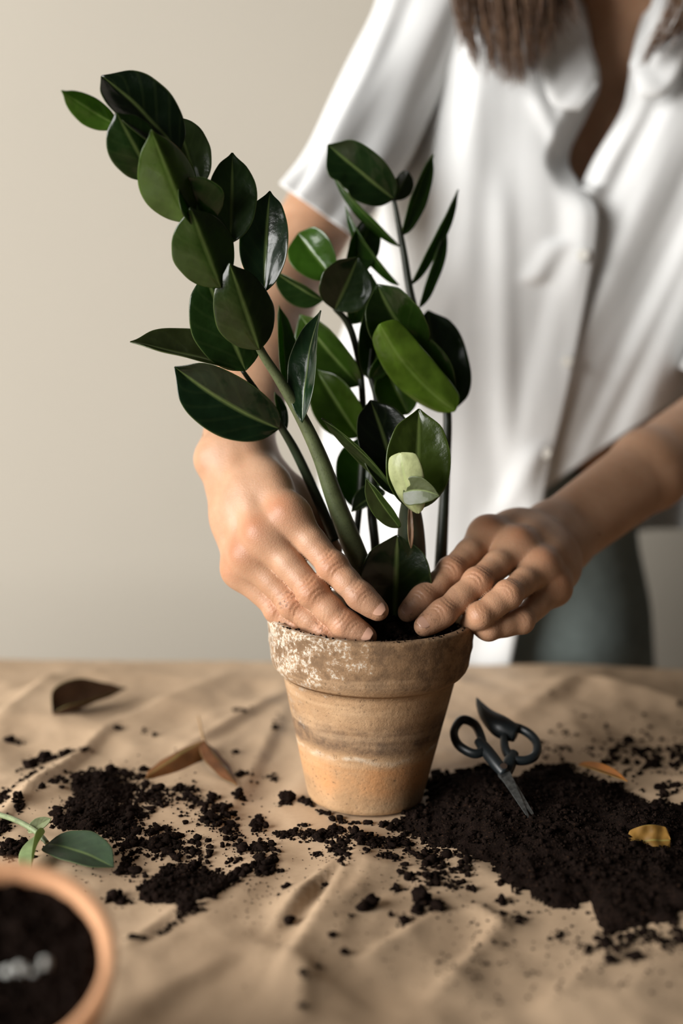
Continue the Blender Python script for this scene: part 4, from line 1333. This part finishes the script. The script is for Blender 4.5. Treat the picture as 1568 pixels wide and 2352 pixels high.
def heap(name, pix, top, slope, step, label, lumps=0.35, edge=0.006, n_crumbs=900, rmax=0.0022, holes=0.0):
    """a heap of soil: lumpy height field over an outline on the paper, with crumbs over it"""
    poly = [T(*p)[:2] for p in pix]
    xs = [p[0] for p in poly]; ys = [p[1] for p in poly]
    x0, x1, yy0, yy1 = min(xs) - .01, max(xs) + .01, min(ys) - .01, max(ys) + .01
    nx = int((x1 - x0) / step) + 1; ny = int((yy1 - yy0) / step) + 1
    idx = {}; VV = []; F = []
    def height(x, y):
        wx = x + edge * mnoise.noise(V((x * 60, y * 60, 1))) + edge * .5 * mnoise.noise(V((x * 170, y * 170, 4)))
        wy = y + edge * mnoise.noise(V((x * 60, y * 60, 7))) + edge * .5 * mnoise.noise(V((x * 170, y * 170, 9)))
        d = edge_dist(wx, wy, poly) * (1 if inpoly(wx, wy, poly) else -1)
        d -= holes * max(0.0, mnoise.noise(V((x * 75, y * 75, 21))) - 0.02)
        if d < -0.001: return None
        h = top * (1 - math.exp(-max(d, 0) / slope))
        h *= 1 + lumps * mnoise.noise(V((x * 45, y * 45, 2))) 
        h += (0.0022 * mnoise.noise(V((x * 130, y * 130, 5))) + 0.0016 * mnoise.noise(V((x * 330, y * 330, 6)))) * min(1, max(d, 0) / 0.006 + 0.25)
        return max(h, 0.0) + (d * 0.6 if d < 0 else 0)
    H = {}
    for j in range(ny):
        for i in range(nx):
            x = x0 + i * step; y = yy0 + j * step
            h = height(x, y)
            if h is not None: H[(i, j)] = h
    for (i, j), h in H.items():
        x = x0 + i * step; y = yy0 + j * step
        idx[(i, j)] = len(VV); VV.append((x, y, paper_z(x, y) + h - 0.0004))
    for (i, j) in H:
        q = [(i, j), (i + 1, j), (i + 1, j + 1), (i, j + 1)]
        if all(k in idx for k in q): F.append([idx[k] for k in q])
    o = link(name, mesh_np(name, VV, F), M_SOIL)
    tag(o, label, 'soil', kind='stuff')
    pts = []; rad = []
    keys = list(H)
    for _ in range(n_crumbs):
        i, j = random.choice(keys)
        r = min(rmax, 0.0005 * math.exp(random.gauss(0.1, 0.6)))
        x = x0 + (i + random.random()) * step; y = yy0 + (j + random.random()) * step
        pts.append((x, y, paper_z(x, y) + H[(i, j)] + r * 0.2)); rad.append(r)
    c = crumbs('soil_crumbs', pts, rad, M_SOIL, 0.0016); c.parent = o; c['kind'] = 'stuff'
    return H
heap('soil_heap', RIGHT_PILE, 0.013, 0.030, 0.0021, 'large heap of dark soil spread on the paper right of the pot', n_crumbs=6500, edge=.012, holes=.008)
heap('soil_heap', LEFT_HEAP, 0.007, 0.016, 0.0016, 'flat dark patch of fine soil on the paper behind the cropped pot', n_crumbs=900, edge=.007)
heap('soil_heap', LEFT_TOP, 0.0055, 0.012, 0.0016, 'lumpy heap of dark soil on the paper between the green sprig and the pot', n_crumbs=1700, edge=.011, lumps=.9, holes=.035)

def scatter():
    S = []                                 # px, py, radius in pixels
    def blob(cx, cy, rx, ry, n, r0=3.2, sg=0.5):
        for _ in range(n):
            S.append((cx + random.gauss(0, rx * 0.55), cy + random.gauss(0, ry * 0.55), r0 * math.exp(random.gauss(0, sg))))
    def c7(x, y, rx, ry, n, r0=2.5, sg=.6): blob(x * .421, 1500 + y * .421, rx * .421 * 1.05, ry * .421 * 1.05, int(n * 2.6), r0, sg)
    for a in ((480, 720, 120, 60, 40), (640, 690, 150, 55, 40), (720, 780, 130, 60, 55), (860, 790, 110, 45, 50), (380, 900, 90, 60, 45), (520, 900, 120, 60, 30), (560, 980, 90, 40, 40),
              (720, 900, 120, 90, 50), (680, 1060, 80, 110, 45), (820, 1040, 90, 80, 60), (900, 1000, 70, 60, 50), (1040, 1070, 100, 90, 85), (1050, 1250, 260, 90, 40), (1160, 1190, 150, 70, 70),
              (1200, 900, 75, 65, 75), (1220, 840, 60, 30, 30), (1160, 790, 30, 25, 14), (1020, 760, 60, 35, 30), (1070, 815, 60, 20, 18), (1305, 765, 40, 22, 16), (1450, 1150, 55, 45, 45),
              (1430, 1040, 60, 40, 32), (1410, 920, 35, 60, 26), (1545, 970, 35, 30, 16), (700, 1190, 70, 50, 40), (640, 1345, 60, 22, 26), (10, 800, 35, 40, 24), (15, 945, 40, 40, 40), (75, 1070, 90, 50, 60),
              (1100, 880, 120, 60, 24), (1280, 1010, 60, 90, 30), (110, 850, 30, 20, 18), (300, 735, 25, 15, 9), (230, 770, 15, 12, 6)):
        c7(*a)
    for pts, n, w, r0 in ((([(0, 1838), (40, 1808), (95, 1772)]), 42, 4, 3.4), (([(105, 1748), (150, 1738), (212, 1726)]), 46, 3, 3.6), (([(45, 1770), (75, 1760), (105, 1735)]), 26, 7, 4.2),
                          (([(420, 2112), (390, 2135), (360, 2155)]), 40, 5, 2.6), (([(282, 2177), (335, 2168)]), 26, 2.5, 2.6), (([(470, 2100), (420, 2112)]), 20, 4, 2.6)):
        for x, y in seg_pts(pts, n, w): S.append((x, y, r0 * math.exp(random.gauss(0, .45))))
    # around and in front of the pot (crop 560..1200 x 1800..2352, scale .4082)
    def c4(x, y, rx, ry, n, r0=2.3, sg=.6): blob(560 + x * .4082, 1800 + y * .4082, rx * .4082, ry * .4082, int(n * 2.3), r0, sg)
    for a in ((240, 85, 45, 22, 22), (80, 190, 30, 40, 26), (100, 320, 40, 25, 24), (110, 460, 60, 45, 60), (15, 480, 20, 22, 16), (235, 260, 60, 30, 42), (350, 280, 90, 35, 66), (450, 300, 70, 40, 56), (520, 260, 35, 35, 30),
              (540, 370, 60, 35, 44), (640, 310, 70, 35, 60), (760, 330, 110, 40, 90), (880, 310, 60, 25, 36), (820, 420, 60, 25, 36), (690, 400, 25, 18, 9), (560, 450, 35, 25, 14), (405, 385, 28, 20, 16), (340, 215, 30, 10, 8),
              (915, 365, 25, 18, 12), (1080, 420, 90, 60, 70), (1070, 530, 80, 50, 66), (1100, 330, 90, 30, 40), (980, 390, 50, 20, 20), (1240, 480, 50, 28, 30), (1190, 570, 50, 35, 26), (895, 485, 22, 20, 10), (860, 600, 35, 18, 12),
              (980, 600, 30, 25, 14), (985, 690, 32, 55, 44), (1080, 680, 55, 28, 36), (905, 775, 40, 30, 22), (830, 740, 18, 10, 5), (1180, 230, 120, 40, 40), (960, 230, 120, 40, 60), (860, 230, 80, 25, 26), (1000, 150, 60, 40, 40),
              (950, 530, 20, 20, 8), (1295, 590, 30, 12, 8), (240, 565, 18, 10, 5), (255, 765, 20, 12, 9), (565, 965, 18, 14, 7), (600, 770, 14, 10, 5), (415, 1080, 24, 16, 8), (490, 895, 16, 8, 5), (335, 1160, 18, 18, 7), (330, 1320, 20, 18, 8),
              (450, 570, 14, 10, 5), (670, 720, 16, 8, 5), (1460, 660, 40, 20, 12)):
        c4(*a)
    for pts, n, w in (([(690, 1832), (720, 1850), (760, 1875), (800, 1886), (850, 1890)], 80, 5), ([(690, 1915), (800, 1932), (900, 1925), (960, 1935)], 60, 8)):
        for x, y in seg_pts(pts, n, w): S.append((x, y, 3.2 * math.exp(random.gauss(0, .45))))
    # loose specks
    for _ in range(420):
        S.append((random.uniform(560, 1100), random.triangular(1900, 2352, 1960), random.uniform(.7, 1.9)))
    for _ in range(420):
        S.append((random.uniform(40, 640), random.uniform(1720, 2110), random.uniform(.7, 2.2)))
    for _ in range(260):
        S.append((random.uniform(1230, 1640), random.gauss(1735, 45), random.uniform(1.5, 5.0)))
    for _ in range(60):
        S.append((random.uniform(1380, 1600), random.uniform(1700, 1760), random.uniform(4, 8)))
    for _ in range(330):
        S.append((random.uniform(1000, 1600), random.triangular(2060, 2352, 2110), random.uniform(.9, 4.0)))
    blob(1400, 2165, 55, 18, 50, 4.0); blob(1480, 2155, 45, 16, 36, 4.0); blob(1550, 2165, 30, 25, 30, 4.2); blob(1420, 2200, 60, 20, 20, 3.4); blob(1290, 2135, 30, 15, 16); blob(1195, 2105, 25, 12, 12, 3.6); blob(1165, 2070, 20, 10, 10)
    blob(1010, 1790, 35, 15, 30, 4.5); blob(1010, 1830, 25, 20, 30, 4.0); blob(985, 1880, 30, 20, 40, 3.6); blob(1540, 1810, 35, 16, 26, 4.0); blob(1500, 1880, 20, 8, 10)
    blob(560, 1655, 14, 9, 6, 4.0); blob(640, 1670, 20, 30, 8, 2.4); blob(270, 1680, 8, 6, 4, 3.8); blob(340, 1690, 22, 5, 6, 3.4); blob(540, 1730, 8, 5, 4, 4.2); blob(570, 1775, 16, 8, 9, 4.0); blob(625, 1768, 16, 8, 8, 3.6); blob(45, 1702, 30, 8, 6, 2.4)
    pts = []; rad = []
    for px, py, r in S:
        p = T(px, py)
        if p.y > edge_y(p.x) - 0.01 or p.y < -0.6 or abs(p.x) > 0.6: continue
        if math.hypot(p.x - POT.x, p.y) < 0.040: continue
        rr = min(pxr(r, (p - CAM).length), 0.0034)
        z = paper_z(p.x, p.y)
        pts.append((p.x, p.y, z + rr * 0.45)); rad.append(rr)
    o = crumbs('scattered_soil', pts, rad, M_SOIL, 0.0011)
    tag(o, 'loose dark soil crumbs scattered over the kraft paper', 'soil', kind='stuff')
scatter()

# ------------------------------------------------------------------ single clods of soil
def clod(px, py, r, label):
    p = T(px, py); rr = pxr(r, (p - CAM).length)
    bm = bmesh.new(); bmesh.ops.create_icosphere(bm, subdivisions=3, radius=1.0)
    sd = random.uniform(0, 90)
    for v in bm.verts:
        n = v.co.normalized()
        k = 0.85 + 0.45 * mnoise.noise(n * 1.5 + V((sd, 0, 0))) + 0.35 * mnoise.noise(n * 3.6 + V((sd, 5, 0))) + 0.12 * mnoise.noise(n * 8 + V((sd, 9, 0)))
        v.co = V((n.x * 1.15, n.y * 1.0, n.z * 0.78)) * k * rr
    low = min(v.co.z for v in bm.verts)
    bmesh.ops.translate(bm, verts=bm.verts, vec=V((p.x, p.y, paper_z(p.x, p.y) - low - rr * 0.12)))
    o = link('soil_clod', bm_mesh('soil_clod', bm), M_SOIL)
    tag(o, label, 'soil clod', 'single clods of soil on the paper')
for a in ((852, 2084, 19, 'round dark soil clod standing alone on the paper in front of the pot'),
          (966, 2072, 20, 'largest soil clod on the paper, in front of the right soil heap'),
          (928, 2118, 12, 'small soil clod nearest the two large clods in front of the pot'),
          (664, 2112, 13, 'dark soil clod lying at the fold of the paper left of centre'),
          (658, 1834, 17, 'flat dark soil clod just left of the weathered pot foot'),
          (103, 1738, 15, 'soil clod at the end of the crack of soil at far left'),
          (68, 1760, 16, 'leftmost soil clod, below the curled brown leaf'),
          (487, 1831, 12, 'small soil clod below the pair of orange dry leaves'),
          (1443, 1692, 12, 'soil clod behind the right heap, nearest the table back edge'),
          (1497, 1754, 15, 'blurred soil clod on the paper behind the right heap edge'),
          (790, 2195, 9, 'lone soil clod near the bottom centre of the paper')):
    clod(*a)

# ------------------------------------------------------------------ fallen leaves on the table
def fallen(name, b, t, w, col, label, cat='leaf', zb=0.002, zt=0.002, nrm=(0, 0, 1), mat=None, parent=None, rest=None, **kw):
    """leaf lying on the paper: base and tip pixels on the table, width in metres"""
    B = T(*b); Tt = T(*t)
    B.z = (rest if rest is not None else paper_z(B.x, B.y)) + zb; Tt.z = (rest if rest is not None else paper_z(Tt.x, Tt.y)) + zt
    o = link(name, leaf_mesh(B, Tt, w, V(nrm), seed=random.uniform(0, 50), **kw), mat or M_DRY, parent)
    o.color = (col[0], col[1], col[2], 1)
    mod_solid(o, 0.0007, 0); mod_sub(o, 1)
    if label and not parent: tag(o, label, cat)
    return o
fallen('dry_leaf', (122, 1662), (292, 1622), .030, (0.075, 0.034, 0.014), 'curled dark brown dry leaf at the far left of the paper', zb=.001, zt=.010, nrm=(0.05, -0.35, 0.95), cup=.75, fold=.45, bend=-.04, wave=.03, shape=(.35, .85))
fallen('dry_leaf', (466, 1735), (334, 1790), .026, (0.20, 0.078, 0.02), 'orange brown dry leaf pointing left from the stalk beside the soil', zb=.010, zt=.001, nrm=(-0.15, -0.45, 0.85), cup=-.1, fold=-.55, bend=.03, wave=.03)
fallen('dry_leaf', (470, 1735), (544, 1805), .017, (0.16, 0.06, 0.02), 'narrow reddish dry leaf pointing right, touching the orange one', zb=.010, zt=.001, nrm=(0.35, -0.4, 0.8), cup=-.1, fold=-.5, bend=.02, wave=.03, shape=(.5, .9))
A_ = T(456, 1690); B_ = T(467, 1726)
o = link('dry_stalk', tube('dry_stalk', [A_ + V((0, 0, .016)), A_.lerp(B_, .5) + V((0, 0, .014)), B_ + V((0, 0, .011)), B_ + V((0.0015, -.003, .007)), B_ + V((0.002, -.006, .001))], [.0007, .0008, .001, .0009, .0007], 8, 4), M_STEM)
o.color = (0.35, 0.2, 0.08, 1); tag(o, 'thin pale stalk between the two orange dry leaves', 'stalk')
def on_pile(px, py, z): p = T(px, py, z); return p
o = fallen('dry_leaf', (1440, 1966), (1538, 1968), .019, (0.30, 0.155, 0.028), 'torn yellow leaf scrap half buried in the right soil heap', zb=.009, zt=.011, rest=0.0, nrm=(0, -0.75, 0.65), cup=-.2, fold=.3, bend=.05, shape=(.16, .10), wave=.10, blunt=True)
o = fallen('dry_leaf', (1326, 1795), (1440, 1838), .008, (0.26, 0.09, 0.015), 'thin orange leaf sliver lying on top of the right soil heap', zb=.0125, zt=.0135, rest=0.0, nrm=(0.2, -0.7, 0.7), cup=.3, fold=.4, bend=.05)
# green sprig behind the small pot
sp = empty('green_sprig', T(60, 1915))
tag(sp, 'cut green sprig with a broad leaf lying behind the cropped pot', 'sprig')
pts_ = []
for (px, py, z) in ((-60, 1862, .004), (0, 1872, .008), (45, 1888, .010), (85, 1912, .009), (108, 1936, .006)):
    pts_.append(T(px, py, z))
o = link('stem', tube('stem', pts_, [.0017, .0018, .0018, .0018, .0016], 10, 6), M_STEM, sp); o.color = (0.22, 0.27, 0.14, 1)
fallen('leaf', (108, 1958), (262, 2008), .029, (0.035, 0.062, 0.030), None, zb=.005, zt=.004, nrm=(0.10, -0.35, 0.9), mat=M_DRY, parent=sp, cup=.15, fold=.15, bend=.06, shape=(.45, .5))
fallen('leaf', (104, 1950), (72, 2020), .017, (0.22, 0.29, 0.13), None, zb=.012, zt=.003, nrm=(-0.75, -0.45, 0.5), mat=M_DRY, parent=sp, cup=.3, fold=.4, bend=.06)
fallen('leaf', (66, 1938), (120, 1922), .010, (0.32, 0.36, 0.20), None, zb=.008, zt=.012, nrm=(-0.2, -0.6, 0.75), mat=M_DRY, parent=sp, cup=.2, fold=.2, bend=.02)

# ------------------------------------------------------------------ small leaning pot in the foreground
RC = P(2, 2196, .600)
to_cam = (CAM - RC); hz = V((to_cam.x, to_cam.y, 0)).normalized()
tl = math.radians(30.0)
NR = (V((0, 0, 1)) * math.cos(tl) + hz * math.sin(tl)).normalized()
R2, rb2 = 0.0485, 0.031
h2 = (RC.z - rb2 * math.sin(tl)) / math.cos(tl)
M2 = Matrix.Translation(RC - NR * h2) @ NR.to_track_quat('Z', 'Y').to_matrix().to_4x4()
o = link('terracotta_pot', lathe('terracotta_pot', pot_profile(h2, R2, rb2, 0.024, 0.0060), 96), M_TERRA2)
o.matrix_world = M2
tag(o, 'small clean terracotta pot cropped by the lower left corner, leaning forward', 'flower pot')
VV = []; F = []; nr, ns = 22, 64
for i in range(nr + 1):
    for k in range(ns):
        r = 0.0420 * i / nr; a = 2 * math.pi * k / ns
        x, y = r * math.cos(a), r * math.sin(a)
        VV.append(M2 @ V((x, y, h2 - 0.009 + 0.004 * mnoise.noise(V((x * 60, y * 60, 4))) + 0.0025 * mnoise.noise(V((x * 190, y * 190, 8))))))
for i in range(nr):
    for k in range(ns):
        a = i * ns + k; b = i * ns + (k + 1) % ns
        F.append((a, b, b + ns, a + ns))
so = link('potting_soil', mesh_np('potting_soil', VV, F), M_SOIL)
tag(so, 'blurred dark soil filling the small cropped pot', 'soil', kind='stuff')
pts = []; rad = []
for _ in range(420):
    r = 0.040 * math.sqrt(random.random()); a = random.uniform(0, 6.283)
    pts.append(M2 @ V((r * math.cos(a), r * math.sin(a), h2 - 0.008))); rad.append(random.uniform(.0007, .0026))
c = crumbs('soil_crumbs', pts, rad, M_SOIL, .0015); c.parent = so; c['kind'] = 'stuff'
def pebble(px, py, r, label):
    rr = ray(px, py); c0 = M2 @ V((0, 0, h2 - 0.0062))
    t = (c0 - CAM).dot(NR) / rr.dot(NR)
    p = CAM + rr * t
    bm = bmesh.new(); bmesh.ops.create_icosphere(bm, subdivisions=2, radius=1.0)
    sd = random.uniform(0, 50)
    for v in bm.verts: v.co = v.co * (0.85 + 0.4 * mnoise.noise(v.co * 1.4 + V((sd, 0, 0)))) * r
    bmesh.ops.translate(bm, verts=bm.verts, vec=p)
    o = link('perlite_grain', bm_mesh('perlite_grain', bm), M_PERL); tag(o, label, 'perlite', 'perlite grains in the small pot')
pebble(48, 2226, .0034, 'largest white perlite grain in the small pot soil'); pebble(18, 2232, .0030, 'white perlite grain at the very left in the small pot')
pebble(104, 2212, .0030, 'white perlite grain nearest the middle of the small pot soil'); pebble(76, 2232, .0020, 'tiny white perlite grain between two larger ones in the small pot')
# soil under its raised heel
q = RC - NR * h2 - hz * rb2 * 0.45
ax, ay = q.x, q.y
VV = []; F = []; n_ = 26
for j in range(n_ + 1):
    for i in range(n_ + 1):
        u = -1 + 2 * i / n_; w_ = -1 + 2 * j / n_
        rad_ = math.hypot(u, w_)
        x = ax + u * 0.036; y = ay + w_ * 0.036
        hh_ = max(0.0, 1 - rad_ ** 2 * 1.15)
        zz = paper_z(x, y) - 0.0005 + 0.024 * hh_ * (1 + 0.3 * mnoise.noise(V((x * 90, y * 90, 3))))
        # never above the leaning bottom of the pot
        zb_ = (RC - NR * h2).z - ((x - (RC - NR * h2).x) * NR.x + (y - (RC - NR * h2).y) * NR.y) / NR.z
        VV.append((x, y, max(paper_z(x, y) - 0.0005, min(zz, zb_ - 0.0008))))
for j in range(n_):
    for i in range(n_):
        a = j * (n_ + 1) + i; F.append((a, a + 1, a + n_ + 2, a + n_ + 1))
o = link('soil_heap', mesh_np('soil_heap', VV, F), M_SOIL)
tag(o, 'small mound of soil propping the tilted small pot from behind', 'soil', kind='stuff')

# ------------------------------------------------------------------ scissors stuck in the soil heap
PV = T(1156, 1776, .024)
sn = V((0, -math.sin(math.radians(30)), math.cos(math.radians(30))))
def Q(px, py, lift=0.0):
    r = ray(px, py); t = (PV - CAM).dot(sn) / r.dot(sn)
    return CAM + r * t + sn * lift
sc = empty('scissors', PV)
tag(sc, 'black-handled scissors stuck blades first in the right soil heap', 'scissors')
def loop_tube(name, pix, r, lift):
    pts = [Q(*p, lift) for p in pix]
    n = len(pts); dense = []
    for i in range(n):
        p0, p1, p2, p3 = (np.array(pts[(i + k) % n][:]) for k in (-1, 0, 1, 2))
        for k in range(6):
            t = k / 6
            dense.append(V(0.5 * ((2 * p1) + (-p0 + p2) * t + (2 * p0 - 5 * p1 + 4 * p2 - p3) * t * t + (-p0 + 3 * p1 - 3 * p2 + p3) * t ** 3)))
    m = len(dense); VV = []; F = []; sg = 12
    for i, p in enumerate(dense):
        t = (dense[(i + 1) % m] - dense[i - 1]).normalized(); s_ = sn.cross(t).normalized()
        for k in range(sg):
            a = 2 * math.pi * k / sg
            VV.append(p + s_ * math.cos(a) * r + sn * math.sin(a) * r * 1.25)
    for i in range(m):
        for k in range(sg):
            a = i * sg + k; b = i * sg + (k + 1) % sg; c = ((i + 1) % m) * sg
            F.append((a, b, c + (k + 1) % sg, c + k))
    return mesh(name, VV, F)
for nm, pix, lift in (('handle', [(1060, 1657), (1042, 1684), (1052, 1714), (1086, 1734), (1108, 1726), (1104, 1696), (1088, 1666)], .0015),
                      ('handle', [(1168, 1668), (1206, 1676), (1232, 1702), (1229, 1732), (1202, 1744), (1172, 1736), (1158, 1704)], -.0015)):
    h_ = link(nm, loop_tube(nm, pix, .0030, lift), M_BLACK, sc)
    if lift > 0:
        link('shank', tube('shank', [Q(1098, 1704, lift), Q(1118, 1730, lift), Q(1140, 1758, lift), Q(1158, 1780, lift)], [.0036, .0046, .0044, .0036], 12, 5), M_BLACK, h_)
    else:
        link('shank', tube('shank', [Q(1180, 1726, lift), Q(1172, 1745, lift), Q(1165, 1764, lift), Q(1156, 1782, lift)], [.0036, .0046, .0044, .0036], 12, 5), M_BLACK, h_)
        link('finger_rest', tube('finger_rest', [Q(1186, 1682, lift), Q(1150, 1666, lift), Q(1120, 1642, lift), Q(1102, 1616, lift), Q(1095, 1600, lift)], [.0062, .0080, .0056, .0028, .0006], 12, 6), M_BLACK, h_)
disc('screw', Q(1155, 1772, .0050), sn, .0026, .002, M_STEEL, sc)
def blade(tip, lift, w):
    a = Q(1156, 1776, lift); d = (tip - a).normalized(); s_ = sn.cross(d).normalized()
    L = (tip - a).length; VV = []; F = []
    for j in range(9):
        t = j / 8; ww = w * (1 - 0.85 * t)
        for (u, z) in ((-1, .0006), (1, .0002), (1, -.0002), (-1, -.0006)):
            VV.append(a + d * (L * t) + s_ * u * ww + sn * z)
    for j in range(8):
        for k in range(4):
            x = j * 4 + k; y = j * 4 + (k + 1) % 4
            F.append((x, y, y + 4, x + 4))
    F.append((3, 2, 1, 0)); F.append((32, 33, 34, 35))
    link('blade', mesh('blade', VV, F), M_BLADE, sc, smooth=False)
down = V((0.35, -0.75, -0.35)).normalized()
blade(PV + V((0.012, -0.042, -0.014)), .0016, .0042); blade(PV + V((0.016, -0.040, -0.014)), -.0002, .0042)
